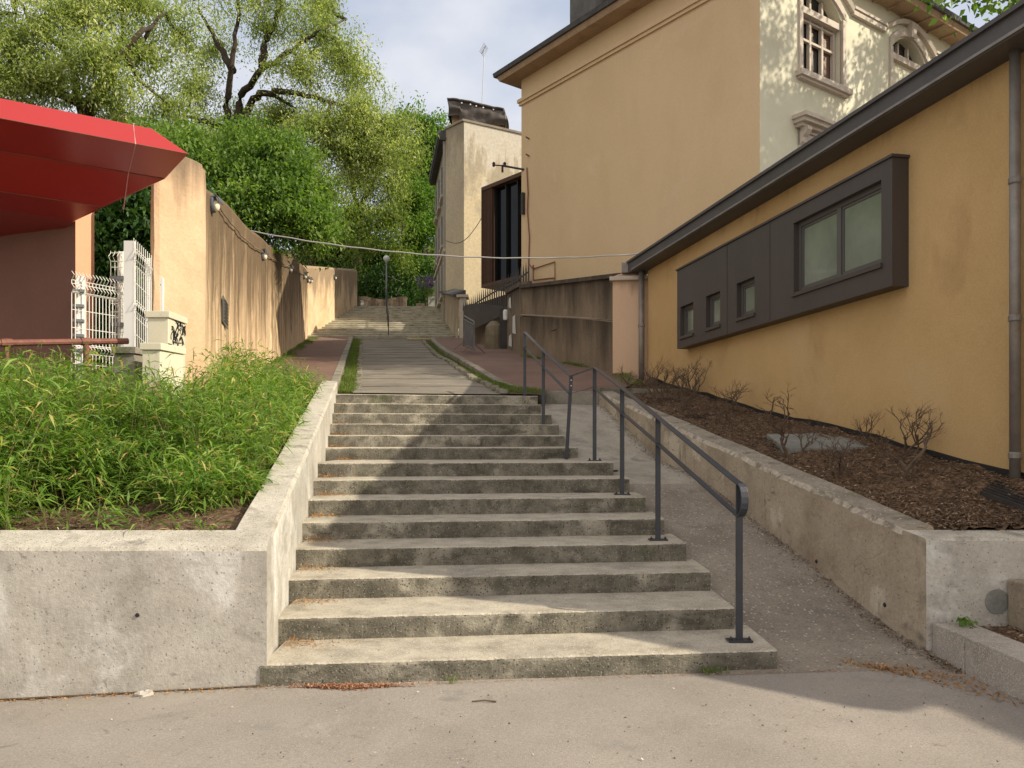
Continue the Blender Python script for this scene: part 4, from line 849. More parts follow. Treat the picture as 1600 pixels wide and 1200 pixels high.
for u in (.25, .40, .5, .62, .80):
    mb = MB(); mb.lathe(Vector(tarp(u, .40))-Vector((0, .05, 0)), [(.035, 0), (.03, .02), (0, .03)], 8, axis=(0, -1, 0)); mb.build('clip', M['white'], tp)
an = thing('tv_antenna', 'thin television antenna mast above the tarpaulin of the far house', 'antenna', W(753, 160, 34.4))
p0, p1 = W(753, 165, 34.4), W(757, 74, 34.4)
mb = MB(); mb.tube([p0, p1], .017, 6); mb.build('mast', M['steel'], an)
mb = MB(); mb.tube([p1+Vector((-.12, 0, -.28)), p1+Vector((.06, 0, .06))], .022, 5)
for k in range(7):
    c_ = (p1+Vector((-.12, 0, -.28))).lerp(p1+Vector((.06, 0, .06)), k/6); mb.tube([c_+Vector((-.09, -.2, .03)), c_+Vector((.09, .2, -.03))], .009, 4)
mb.build('yagi', M['steel'], an)
# cap wall and pier beside upper stairs
cw = thing('garden_wall', 'low plastered wall with a tiled sloping cap and sunlit pillar at the foot of the far house', 'wall', (-2.2, 30.5, 5.6))
mb = strip_flat([(-3.05, 35.0, 5, 8.2), (-2.05, 30.3, 5, 7.15)], '', None, None, 6); mb.build('wall', M['farside'], cw)
strip_flat([(-2.02, 30.45, 5, 6.4), (-2.02, 30.28, 5, 6.4)], '', None, None, 3).build('plinth', M['dirtwall'], cw)
mb = MB(); mb.loft([[(-3.2, 35.0, 8.25), (-2.75, 35.0, 8.4), (-2.75, 35.0, 8.15), (-3.2, 35.0, 8.2)], [(-2.25, 30.2, 7.2), (-1.75, 30.2, 7.38), (-1.75, 30.2, 7.1), (-2.25, 30.2, 7.12)]]); mb.build('sloping_cap', M['tile'], cw)
mb = MB(); mb.prism([(-2.0, 30.2), (-1.74, 30.2), (-1.74, 30.6), (-2.0, 30.6)], 5, 7.1); mb.build('pillar', M['farfront'], cw)
mb = MB(); mb.prism([(-2.1, 30.1), (-1.66, 30.1), (-1.66, 30.7), (-2.1, 30.7)], 7.1, 7.2); mb.build('pillar_cap', M['stone'], cw)
gp = thing('gate_pillar', 'slim grey rendered pillar at the top right of the upper stairs, under the lilac', 'pillar', (W(675, 480, 40).x, 40, 8.1))
a, b = W(669, 0, 40).x, W(681, 0, 40).x
mb = MB(); mb.prism([(a, 40), (b, 40), (b, 40.4), (a, 40.4)], 8.0, 9.65); mb.build('shaft', surf('grey_render', [C(.34, .34, .31), C(.42, .42, .38)], 3), gp)
mb = MB(); mb.prism([(a-.05, 39.95), (b+.05, 39.95), (b+.05, 40.45), (a-.05, 40.45)], 9.65, 9.73); mb.build('cap', M['stone'], gp)
rub = thing('rubble_wall', 'low rubble stone wall at the back of the upper landing in the shade', 'wall', (-7, 42, 8.1))
x0, x1 = W(560, 0, 42).x, W(634, 0, 42).x
mb = MB(); mb.loft([[(x, 42, 7.9), (x, 42+.03*math.sin(x*9), 9.28+.08*math.sin(x*3)), (x, 42.4, 9.3+.08*math.sin(x*3)), (x, 42.4, 7.9)] for x in np.linspace(x0, x1, 20)]); mb.build('wall', M['rubble'], rub)
x0, x1 = W(650, 0, 42).x, W(668, 0, 42).x
mb = MB(); mb.loft([[(x, 42, 7.9), (x, 42, 9.0), (x, 42.4, 9.0), (x, 42.4, 7.9)] for x in np.linspace(x0, x1, 6)]); mb.build('wall', M['rubble'], rub)
wf = thing('wire_fence', 'dark green wire fence with a slanting top rail behind the rubble wall', 'fence', (-6, 43, 9))
a, b = W(594, 427, 43), W(630, 441, 43); mb = MB(); mb.tube([a, b], .02, 6); mb.build('top_rail', M['steel'], wf)
for px in (574, 596, 612):
    mb = MB(); q = W(px, 470, 43); mb.tube([q, W(px, 425, 43)], .025, 6); mb.build('post', M['dark'], wf)
mb = MB(); mb.tube([W(626, 447, 43), W(619, 462, 43)], .02, 6); mb.build('brace', M['steel'], wf)
# ---------------------------------------------------------------- spiked fence, gate sheet and its steps
sf = thing('spiked_fence', 'black iron fence with spiked bars and a sheet metal base climbing beside the entrance steps', 'fence', (-1, 24, 4.5))
G1, G2 = W(724, 520, 25.5), W(826, 520, 21.6); nb = 30
top_l = [(724, 482), (731, 478), (762, 458), (772, 452), (800, 438), (826, 420)]; bot_l = [(724, 478), (740, 474), (765, 476), (792, 480), (826, 486)]
for k in range(nb):
    t = k/(nb-1); p = G1.lerp(G2, t); px = 800+F*p.x/p.y; zt = EYE+(HOR-interp(top_l, px))*p.y/F
    mb = MB(); zb = EYE+(HOR-(interp(bot_l, px)+8))*p.y/F; mb.tube([(p.x, p.y, zb), (p.x, p.y, zt), (p.x, p.y, zt+.22)], [.022, .022, .003], 5)
    mb.build('bar', M['iron'], sf)
mb = MB(); secs = []
for t in np.linspace(0, 1, 16):
    p = G1.lerp(G2, t); px = 800+F*p.x/p.y; z1_ = EYE+(HOR-interp(bot_l, px))*p.y/F; z0_ = EYE+(HOR-interp([(724, 530), (742, 513), (760, 505), (780, 495), (826, 490)], px))*p.y/F
    secs.append([(p.x, p.y-.03, z0_), (p.x, p.y-.03, z1_), (p.x, p.y, z1_), (p.x, p.y, z0_)])
mb.loft(secs); mb.build('sheet_panel', M['iron'], sf)
mb = MB(); secs = []
for t in np.linspace(0, 1, 10):
    p = G1.lerp(G2, t); px = 800+F*p.x/p.y; z1_ = EYE+(HOR-interp(top_l, px))*p.y/F-.06; secs.append([(p.x, p.y-.035, z1_-.05), (p.x, p.y-.035, z1_), (p.x, p.y+.0, z1_), (p.x, p.y+.0, z1_-.05)])
mb.loft(secs); mb.build('top_rail', M['iron'], sf)
ew = thing('entrance_wall', 'mottled brown wall with a rounded buttress below the spiked fence', 'wall', (-.8, 24.5, 4.4))
strip_flat([(W(740, 0, 25.6).x, 25.6, 4.0, 6.0), (W(826, 0, 22.2).x, 22.2, 3.6, 5.9)], '', None, None, 6).build('wall', M['dirtwall'], ew)
mb = MB(); mb.lathe((W(772, 0, 22.6).x, 22.6, 3.9), [(.28, 0), (.28, .7), (.24, .95), (.1, 1.1), (0, 1.12)], 14); mb.build('buttress', surf('mossy_render', [C(.13, .11, .07), C(.24, .20, .13)], 3), ew)
mb = MB(); mb.prism([(W(781, 0, 22.3).x, 22.3), (W(794, 0, 22.2).x, 22.2), (W(794, 0, 22.3).x, 22.35), (W(781, 0, 22.5).x, 22.45)], 3.9, 5.3); mb.build('door', M['iron'], ew)
mb = MB(); mb.lathe(W(790, 492, 22.0), [(.06, -.14), (.07, -.1), (.07, .1), (.05, .14)], 12); mb.build('meter_box', M['white'], ew)
# crowd barrier leaning at the kerb
bar = thing('crowd_barrier', 'grey metal crowd barrier standing across the right pavement', 'barrier', (-1.2, 21, 4.0))
b0, b1_ = W(725, 552, 21.2), W(741, 556, 19.6); zf0 = sw_z(21.2)+.03; zf1 = sw_z(19.8)+.03
def Bp(t, h): p = b0.lerp(b1_, t); return (p.x, p.y, lerp(zf0, zf1, t)+h*lerp(.86, .72, t))
mb = MB(); mb.tube([Bp(0, .12), Bp(0, .98), Bp(.05, 1.06), Bp(.95, 1.06), Bp(1, .98), Bp(1, .12), Bp(.05, .15), Bp(.0, .2)], .024, 8); mb.build('frame', M['barrier'], bar)
mb = MB(); mb.tube([Bp(0, .95), Bp(1, .95)], .014, 6); mb.build('upper_rail', M['steel'], bar)
for k in range(1, 16): mb = MB(); mb.tube([Bp(k/16, .15), Bp(k/16, 1.0)], .010, 5); mb.build('bar', M['barrier'], bar)
for t in (.06, .94):
    p = Vector(Bp(t, 0)); mb = MB(); mb.tube([p+Vector((-.28, -.08, .0)), p+Vector((-.02, 0, .22)), p+Vector((.02, 0, .22)), p+Vector((.28, .08, .0))], 0, flat=(.05, .012)); mb.build('foot', M['rust'], bar)
# ---------------------------------------------------------------- red canopy building on the left
rb = thing('canopy_building', 'rose brown building with a big faceted glossy red canopy at the left edge', 'building', (-7, 9, 2))
mb = MB(); mb.prism([(-14, 12.6), (-5.11, 9.32), (-5.11, 9.74), (-14, 13.1)], 1, 4.9); o = mb.build('wall', [M['rose'], M['rose_lit']], rb)
o.data.polygons.foreach_set('material_index', [1 if p.normal.x > .9 else 0 for p in o.data.polygons])  # lighter sunlit tone only on the end that faces the sun
cdx = Vector((.837, .547, 0)); cn = Vector((-.547, .837, 0)); TP = Vector((-3.45, 8.5, 0))
prof = [(.16, 4.83, -.34), (0.0, 4.58, 0.0), (.5, 4.425, -.16), (.9, 4.125, -.73), (1.3, 4.03, -.96), (3.2, 4.03, -1.3), (3.4, 4.95, -1.6)]   # set back, height, where the right end is cut
def CP(u, z, s): p = TP+cdx*s+cn*u; return (p.x, p.y, z)
mb = MB(); near = [CP(u, z, s) for u, z, s in prof]; far = [CP(u, z, -9) for u, z, s in prof]; mb.loft([near, far]); mb.build('canopy', M['red'], rb, bevel=.008)
for u_, z_, s_ in prof[1:4]:
    mb = MB(); mb.tube([CP(u_-.003, z_-.003, s_), CP(u_-.003, z_-.003, -8.9)], .004, 4); mb.build('edge_seam', M['rust'], rb)
for s_ in (-.52, -2.2, -4.2):
    mb = MB(); pts = [Vector(CP(u-.006, z-.004, s_)) for u, z, s in prof[:4]]; mb.tube(pts, .006, 4); mb.build('panel_seam', M['rust'] if s_ < -1 else surf('pale_seam', [C(.6, .25, .25)], bump=0), rb)
# rusty pipe rail and fence
prr = thing('pipe_rail', 'rusty brown pipe rail crossing in front of the rose building', 'handrail', (-5, 8.0, 1.5))
a, b = W(-60, 537, 7.7), W(200, 533, 8.8); mb = MB(); mb.tube([a, b], .034, 10); mb.build('rail', M['rust'], prr)
for px, t in ((128, 0), (4, 0)):
    q = a.lerp(b, (px+60)/260); mb = MB(); mb.tube([q, (q.x, q.y, 1.2)], .032 if px == 128 else .02, 8); mb.build('post', M['rust'], prr)
    mb = MB(); mb.lathe((q.x, q.y, q.z), [(.042, -.05), (.045, 0), (.042, .05)], 10, axis=tuple(b-a)); mb.build('joint', M['rust'], prr)
def mesh_panel(parent, P0, P1_, z0, z1, nv, kinks, name='mesh_panel', r=.0045, lean=0, dz=0):
    P0, P1_ = Vector(P0), Vector(P1_); d = (P1_-P0).normalized(); nr = Vector((d.y, -d.x, 0)); mb = MB()
    def off(z):
        o = 0
        for kz in kinks:
            o += max(0, .05-abs(z-kz)*1.0)
        return o+lean*max(0, (z-z0)/(z1-z0)-.75)
    zs = sorted(set([z0, z1]+[k+e for k in kinks for e in (-.05, 0, .05) if z0 <= k+e <= z1]+[z0+(z1-z0)*q for q in (.25, .5, .75, .85, .95)]))
    for k in range(nv):
        t = k/(nv-1); p = P0.lerp(P1_, t); mb.tube([(p.x+nr.x*off(z), p.y+nr.y*off(z), z+dz*t) for z in zs], r, 4)
    z = z0+.03
    hz = list(np.arange(z0+.03, z1-.04, .2))+[k+e for k in kinks for e in (-.05, .05)]
    for z in hz: 
        if z < z1: mb.tube([(P0.x+nr.x*off(z), P0.y+nr.y*off(z), z), (P1_.x+nr.x*off(z), P1_.y+nr.y*off(z), z+dz)], r*1.1, 4)
    return mb.build(name, M['wire'], parent)
def zat(py, Y): return EYE+(HOR-py)*Y/F
wfz = thing('mesh_fence', 'bent white welded mesh fence with crimped wires beside the rose building', 'fence', (-4.9, 9, 2.2))
q = W(208, 0, 9.0); mb = MB(); c_ = W(127, 0, 9.0); mb.box((c_.x, 9.0, (zat(432, 9)+1.6)/2), .085, .085, zat(432, 9)-1.6, .3); mb.build('post', M['white'], wfz)
a, b = W(112, 0, 8.85), W(186, 0, 9.35)
mesh_panel(wfz, (a.x, a.y, 0), (b.x, b.y, 0), 1.75, zat(428, 9.0), 15, (2.55, 3.22, 3.36), lean=.0)
mb = MB()
for k in range(7):
    z_ = lerp(2.2, 3.2, k/6); mb.box((c_.x, 8.95, z_), .11, .1, .03, .3)
mb.build('clamp', M['steel'], wfz)
gt = thing('mesh_gate', 'tall white metal gate leaf with square posts and welded mesh', 'gate', (-4.5, 9.3, 2.3))
ztop = zat(377, 9.3)
a = W(203, 0, 9.3); mb = MB(); mb.box((a.x, 9.3, (ztop+1.6)/2), .115, .06, ztop-1.6, 0); mb.build('post', M['white'], gt)
b = W(233, 0, 9.42); ztb = zat(404, 9.42); mb = MB(); mb.box((b.x, 9.42, (ztb+1.6)/2), .07, .06, ztb-1.6, 0); mb.build('post', M['white'], gt)
mesh_panel(gt, (a.x+.06, 9.27, 0), (b.x+.04, 9.39, 0), 1.75, ztop+.03, 10, (2.5, 3.1, 3.7), dz=-.17, r=.0038)
c2 = W(190, 0, 9.5); mb = MB(); mb.tube([(c2.x, 9.5, 1.6), (c2.x, 9.5, zat(394, 9.5))], .045, 10); mb.build('hinge_post', M['wire'], gt)
mesh_panel(gt, (c2.x-.1, 9.44, 0), (c2.x+.05, 9.44, 0), 1.75, zat(392, 9.44), 4, (2.5, 3.1, 3.7), r=.004)
for z_ in (2.35, 2.9, 3.45):
    mb = MB(); mb.box((c2.x-.02, 9.44, z_), .16, .06, .045); mb.build('hinge', M['steel'], gt)
sp = thing('mesh_fence', 'short white mesh fence section clamped to a post at the end of the ochre wall', 'fence', (-4.4, 9.6, 2.2))
a, b = W(233, 0, 9.8), W(252, 0, 9.7)
mesh_panel(sp, (a.x, 9.8, 0), (b.x, 9.7, 0), 2.2, zat(432, 9.8), 8, (3.35,))
c3 = W(254, 0, 9.5); mb = MB(); mb.box((c3.x, 9.46, (zat(435, 9.46)+1.8)/2), .065, .06, zat(435, 9.46)-1.8); mb.build('post', M['white'], sp)
mb = MB(); mb.lathe((c3.x, 9.428, zat(446, 9.46)), [(.012, 0), (.0, .002)], 8, axis=(0, -1, 0)); mb.build('bolt', M['black'], sp)
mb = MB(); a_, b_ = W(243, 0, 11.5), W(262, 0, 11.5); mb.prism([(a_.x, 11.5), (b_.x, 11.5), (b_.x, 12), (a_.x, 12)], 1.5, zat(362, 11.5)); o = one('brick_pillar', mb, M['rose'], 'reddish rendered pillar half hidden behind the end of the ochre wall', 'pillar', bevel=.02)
# electrical cabinets
def cabinet(label, x0, x1, yf, yd, z0, z1, twist, name, doors=True):
    t = thing(name, label, 'cabinet', ((x0+x1)/2, yf, z0))
    ca = twist
    def q(a, b): return (x0+(x1-x0)*a-ca*b*yd, yf+yd*b)
    mb = MB(); mb.prism([q(0, 0), q(1, 0), q(1.0, 1), q(0, 1)], z0, z1-.075); mb.build('body', M['cab'], t, bevel=.006)
    mb = MB(); e = .02; mb.prism([(q(0, 0)[0]-e, q(0, 0)[1]-e), (q(1, 0)[0]+e, q(1, 0)[1]-e), (q(1, 1)[0]+e, q(1, 1)[1]+e), (q(0, 1)[0]-e, q(0, 1)[1]+e)], z1-.072, z1); mb.build('lid', M['cab'], t, bevel=.006)
    return t, q
xa_, xb_ = W(231, 0, 8.6).x, W(263, 0, 8.6).x
cab, qf = cabinet('tall cream electrical cabinet scrawled with black graffiti, against the ochre wall end', xa_, xb_, 8.6, .45, 1.5, zat(486, 8.6), 0, 'electrical_cabinet')
# graffiti on its side
side0, side1 = Vector((*qf(1, 0), 0)), Vector((*qf(1, 1), 0)); sd = (side1-side0)
mb = MB(); rr = random.Random(5)
for k in range(22):
    cx, cz = rr.uniform(.2, .9), zat(506, 8.9)+rr.uniform(-.22, .12); pts = []
    ph, w1_, w2_ = rr.uniform(0, 6), rr.uniform(2, 5), rr.uniform(2, 6)
    for j in range(9):
        a = j/8*rr.uniform(3.5, 5.5); u_ = cx+.10*math.cos(a*1.1+ph); z_ = cz+.05*math.sin(a*1.3+ph*2); p = side0+sd*u_; pts.append((p.x+.006, p.y, z_))
    mb.tube(pts, 0, flat=(.004, .008))
mb.build('graffiti', M['black'], cab)
mb = MB(); p = side0+sd*.08; mb.box((p.x+.003, p.y, zat(556, 8.65)), .004, .09, .26); mb.build('vent_slot', M['black'], cab)
xa2, xb2 = W(178, 0, 8.3).x, W(250, 0, 8.3).x
c2_, _ = cabinet('low cream meter box standing in the bamboo in front of the tall cabinet', W(222, 0, 8.2).x, W(250, 0, 8.2).x, 8.2, .4, 1.3, zat(536, 8.2), -.2, 'meter_box')
c3_, _ = cabinet('low grey concrete box at the foot of the white gate', W(178, 0, 8.45).x, W(210, 0, 8.45).x, 8.45, .4, 1.3, zat(542, 8.45), -.2, 'concrete_box')
for ch_ in c3_.children: ch_.data.materials[0] = M['kerb']
# ---------------------------------------------------------------- handrail of the stairs
hr = thing('handrail', 'slate blue steel handrail with seven posts between the steps and the ramp', 'handrail', (.9, 8.6, .96))
def PT(px, py, Y): return W(px, py, Y)
posts = [(1155, 1003, 5.28, 755, 0), (1028, 845, 6.9, 652, 0), (972, 774, 8.08, 606, 0), (929, 720, 9.4, 574, 0), (885, 716, 10.1, 588, .06), (849, 662, 11.0, 548, 0), (820, 618, 12.3, 519, 0)]
tops = []
for i, (px, py, Y, pt, lean) in enumerate(posts):
    b = W(px, py, Y); zb = round(b.z/R_)*R_ if i != 3 and i != 4 else 1.28
    if i == 0: zb = .163
    t = Vector((b.x+lean, Y, EYE+(HOR-pt)*Y/F)); b.z = zb+.004; tops.append(t)
    mb = MB(); a = .12; w_, d_ = .045, .018
    mb.loft([[tuple(c_+Vector((sx*w_/2, sy*d_/2, 0))) for sx, sy in ((-1, -1), (1, -1), (1, 1), (-1, 1))] for c_ in (b, t-Vector((0, 0, .008)))])
    pp = mb.build('post', M['rail'], hr, bevel=.002)
    if i < 4:
        mb = MB(); mb.box(b+Vector((0, 0, .006)), .16, .09, .012); pl_ = mb.build('base_plate', M['rail'], pp)
        for sx in (-1, 1):
            mb = MB(); mb.lathe(b+Vector((sx*.06, -.02, .012)), [(.012, 0), (.012, .012), (.006, .013), (.006, .022), (0, .023)], 8); mb.build('bolt', M['iron'], pp)
    else:
        for dz in (.05, .12):
            if i == 4: mb = MB(); mb.lathe(t+Vector((0, -.011, -dz)), [(.008, 0), (.0, .003)], 8, axis=(0, -1, 0)); mb.build('bolt', M['white'], pp)
def flatrail(pts, name, w_=.05, th=.012):
    mb = MB(); secs = []
    pts = [Vector(p) for p in pts]
    for i, p in enumerate(pts):
        t = (pts[min(i+1, len(pts)-1)]-pts[max(i-1, 0)]).normalized(); a = Vector((1, .12, 0)).normalized(); a = (a-t*a.dot(t)).normalized(); b = a.cross(t).normalized()
        secs.append([p+a*x*w_/2+b*y*th/2 for x, y in ((-1, -1), (1, -1), (1, 1), (-1, 1))])
    mb.loft(secs); return mb.build(name, M['rail'], hr, bevel=.002)
t0 = tops[0]; loop = []
end_dir = (tops[0]-tops[1]).normalized()
low0 = Vector((t0.x, t0.y, EYE+(HOR-806)*5.28/F))
lr = (t0.z-low0.z)/2
base_pts = [tops[3], tops[2], tops[1], t0+Vector((0, .02, .0))]
for k in range(1, 10):
    a = math.pi*k/9; loop.append(Vector((t0.x+.012*math.sin(a), t0.y-.085*math.sin(a)**.8, (t0.z+low0.z)/2+lr*math.cos(a))))
flatrail(base_pts+loop, 'top_rail')
flatrail([low0+Vector((0, .02, 0)), W(1028, 693, 6.9), W(972, 645, 8.08), W(929, 606, 9.4)], 'lower_rail', .04)
flatrail([tops[3], tops[4]+Vector((0, 0, .004))], 'link_rail', .04)
flatrail([tops[4], tops[5], tops[6]], 'top_rail')
flatrail([W(889, 614, 10.1), W(849, 573, 11.0), W(820, 543, 12.3)], 'lower_rail', .04)
flatrail([W(929, 604, 9.4), W(915, 609, 9.6), W(889, 615, 10.1)], 'link_rail', .012, .006)
# ---------------------------------------------------------------- overhead cable
pts = [(-9.5, 17.2, 6.9), tuple(W(188, 318, 17)), tuple(W(400, 362, 16.3)), tuple(W(600, 392.5, 15.9)), tuple(W(820, 402.5, 15.5)), tuple(W(940, 400.5, 15.35)), tuple(W(1018, 395, 15.3))]
xs_ = [p[0] for p in pts]; ft = []
from numpy import polyfit
co = polyfit(xs_[1:], [p[2] for p in pts[1:]], 3)
for x in np.linspace(pts[1][0]-1, pts[-1][0], 60): ft.append((x, float(np.interp(x, xs_, [p[1] for p in pts])), float(np.polyval(co, x))+.006*math.sin(x*8)))
mb = MB(); mb.tube(ft, .0135, 6); one('overhead_cable', mb, M['cable'], 'pale grey overhead cable crossing the lane from the trees to the yellow building roof', 'cable')
mb = MB(); a, b = W(697, 376, 32.9), W(753, 340, 30); mb.tube([a.lerp(b, t)-Vector((0, 0, .45*math.sin(math.pi*t))) for t in np.linspace(0, 1, 14)], .014, 5)
one('facade_wire', mb, M['iron'], 'thin dark wire sagging between the far house corner and the timber bay', 'wire')
# ---------------------------------------------------------------- vegetation
def cluster_leaves(tips, n, spread, ln, wd, droop, tone_bias=0, outs=None):
    tips = np.array(tips); k = len(tips); c = np.repeat(tips, n, 0)
    if outs is None: c = c+RNG.normal(0, 1, (k*n, 3))*np.array([spread, spread, spread*.62])
    else:                                             # sprays that reach outwards from the limb
        q = np.repeat(np.array(outs), n, 0); a = np.clip(RNG.normal(0, 1, (k*n, 1)), -1.9, 1.7); c = c+q*a*spread*1.15+np.clip(RNG.normal(0, 1, (k*n, 3)), -1.8, 1.8)*np.array([.62, .62, .34])*spread; c[:, 2] -= .16*a[:, 0]**2*spread
    d = RNG.normal(0, 1, (k*n, 3)); d[:, 2] -= .35
    L_ = ln*RNG.uniform(.65, 1.3, k*n); v, f = leaf_arrays(c, d, L_, L_*wd, droop)
    tn = np.clip(np.repeat(RNG.normal(.45+tone_bias, .2, k), n)+RNG.normal(0, .16, k*n), 0, 1)
    return v, f, tn
def tree(name, label, base, fork, limbs, blobs, leafm, ln, wd=.45, per=46, spread=.34, r0=.22, droop=.3, group='trees on the slope behind the ochre wall', dens=1.0, seed=1, gap=.9, thin=-.12):
    rr = random.Random(seed); base = Vector(base); fork = Vector(fork)
    t = thing(name, label, 'tree', base, group); mb = MB()
    n = 8; pts = [base.lerp(fork, k/n)+Vector((.06*math.sin(k*1.3+seed), .05*math.cos(k*1.7), 0)) for k in range(n+1)]
    mb.tube(pts, [r0*lerp(1.15, .72, k/n) for k in range(n+1)], 10)
    ends = []
    for lm in limbs:
        P = [Vector(p) for p in lm]; m = []
        for a, b in zip(P, P[1:]):
            for q in np.linspace(0, 1, 5, endpoint=False): m.append(a.lerp(b, q)+Vector((rr.gauss(0, .03), rr.gauss(0, .05), rr.gauss(0, .03))))
        m.append(P[-1]); k = len(m); mb.tube(m, [r0*lerp(.6, .12, i/(k-1)) for i in range(k)], 7); ends += m[len(m)//3:]
    tips = []; outs = []; hubs = ends or [fork]
    for (c, rx, ry, rz, cnt) in blobs:
        c = Vector(c); h = min(hubs+[fork], key=lambda q: (q-c).length)
        mid = h.lerp(c, .5)+Vector((rr.gauss(0, .2), rr.gauss(0, .2), -.15*(c-h).length*.3))
        mb.tube([h, h.lerp(mid, .6), mid, mid.lerp(c, .6), c], [r0*.26, r0*.22, r0*.18, r0*.13, r0*.08], 6)
        bt = []
        for k in range(int(cnt*dens)):
            v = Vector((rr.gauss(0, 1), rr.gauss(0, 1), rr.gauss(0, 1))).normalized()*(rr.random()**.38)
            p = c+Vector((v.x*rx, v.y*ry, v.z*rz))
            if mnoise.noise(p*gap) < thin: continue
            bt.append(p); outs.append((v+Vector((0, 0, -.25))).normalized())
        for p in bt[::4]:
            s = c.lerp(mid, rr.random()*.5); mb.tube([s, s.lerp(p, .5)+Vector((0, 0, rr.uniform(-.1, .2))), p], [r0*.07, r0*.05, .008], 4)
        tips += bt
    mb.build('trunk', M['bark'], t, smooth=True)
    v, f, tn = cluster_leaves([tuple(p) for p in tips], per, spread, ln, wd, droop, outs=outs)
    np_mesh('crown', v, f, leafm, tn, t)
    return t
def bl(px, py, Y, rx, ry, cnt, d=None):             # blob from picture measures (px)
    k = Y/F; return (W(px, py, Y), rx*k, (d or (rx+ry)/2*k), ry*k, cnt)
g = lambda px, Y: (W(px, 0, Y).x, Y, terrain(W(px, 0, Y).x, Y)-.3)
# T2: locust with dark spreading limbs
Y = 27
tree('locust_tree', 'tall airy locust tree with dark spreading limbs against the sky, behind the ochre wall', g(362, Y), W(362, 200, Y),
     [[W(360, 205, Y), W(356, 165, Y), W(362, 100, Y-.5), W(374, 20, Y-.5), W(372, -60, Y)], [W(366, 200, Y), W(378, 150, Y), W(410, 105, Y-1), W(455, 78, Y-1), W(500, 48, Y-1), W(540, 30, Y)], [W(372, 200, Y), W(395, 155, Y), W(432, 141, Y-1), W(480, 150, Y-1), W(540, 165, Y-1.5), W(590, 190, Y)],
      [W(362, 110, Y), W(335, 60, Y+.5), W(310, 10, Y+1)], [W(410, 105, Y), W(415, 60, Y), W(440, 10, Y), W(455, -40, Y)], [W(360, 205, Y), W(320, 190, Y), W(280, 180, Y)]],
     [bl(330, -10, Y, 60, 50, 60), bl(430, -5, Y-.5, 60, 45, 75), bl(500, 60, Y-.5, 50, 50, 95), bl(545, 110, Y-.5, 42, 50, 85), bl(470, 110, Y-1, 50, 30, 48), bl(560, 180, Y-1, 50, 36, 80), bl(610, 205, Y-1, 34, 32, 55), bl(500, 195, Y-1.5, 60, 26, 70), bl(330, 80, Y+1, 40, 36, 34), bl(420, 50, Y+.5, 30, 30, 22), bl(300, 140, Y, 42, 38, 44), bl(440, 185, Y, 60, 26, 62), bl(510, 5, Y, 40, 34, 55), bl(385, 200, Y+2, 70, 30, 70), bl(590, 250, Y-1, 50, 45, 90), bl(545, 240, Y-1, 50, 40, 80)],
     M['locust'], .095, .42, 84, .31, .24, seed=2, thin=-.28)
# T1: pale locust at left
Y = 23
tree('locust_tree', 'pale flowering locust tree rising above the red canopy at the upper left', g(125, Y), W(128, 215, Y),
     [[W(128, 215, Y), W(125, 150, Y), W(110, 90, Y), W(60, 40, Y), W(20, -10, Y)], [W(130, 190, Y), W(165, 110, Y-1), W(215, 60, Y-1), W(260, 20, Y)], [W(128, 190, Y), W(175, 130, Y), W(190, 60, Y+1), W(200, -20, Y)], [W(125, 160, Y), W(60, 130, Y-1), W(0, 110, Y)]],
     [bl(20, 60, Y-1, 70, 60, 120), bl(110, 20, Y-1, 70, 50, 110), bl(210, 10, Y, 70, 45, 95), bl(150, 90, Y-1.5, 60, 40, 85), bl(60, 130, Y-1, 60, 34, 80), bl(230, 90, Y, 55, 40, 70), bl(260, 160, Y, 55, 36, 72), bl(170, 160, Y-.5, 50, 30, 60), bl(-40, 20, Y, 60, 70, 90), bl(-30, 120, Y-1, 50, 40, 60), bl(290, 60, Y+1, 36, 40, 40), bl(60, 180, Y+1, 90, 40, 80), bl(200, 200, Y+1, 80, 30, 60), bl(60, -60, Y, 120, 50, 90)],
     M['locust'], .095, .45, 84, .31, .26, seed=3, thin=-.22)
# T3: dense maple leaning over the wall
Y = 19
tree('maple_tree', 'dense fresh green maple bulging over the ochre wall', g(400, Y+1), W(405, 340, Y+1),
     [[W(405, 345, Y+1), W(440, 310, Y), W(480, 280, Y)], [W(405, 345, Y+1), W(360, 290, Y), W(310, 250, Y)], [W(405, 345, Y+1), W(430, 350, Y-.5), W(470, 370, Y-1)]],
     [bl(300, 240, Y, 50, 34, 85), bl(370, 235, Y+1, 62, 34, 100), bl(430, 250, Y, 60, 40, 120), bl(345, 290, Y-.5, 60, 34, 105), bl(470, 300, Y-.5, 50, 40, 105), bl(410, 310, Y-1, 55, 34, 95), bl(385, 335, Y-.5, 42, 18, 46), bl(440, 338, Y-1, 50, 18, 60), bl(490, 345, Y-.5, 36, 28, 60), bl(290, 285, Y+1, 36, 30, 50)],
     M['maple'], .10, .55, 84, .28, .18, seed=4, gap=1.3, thin=-.16)
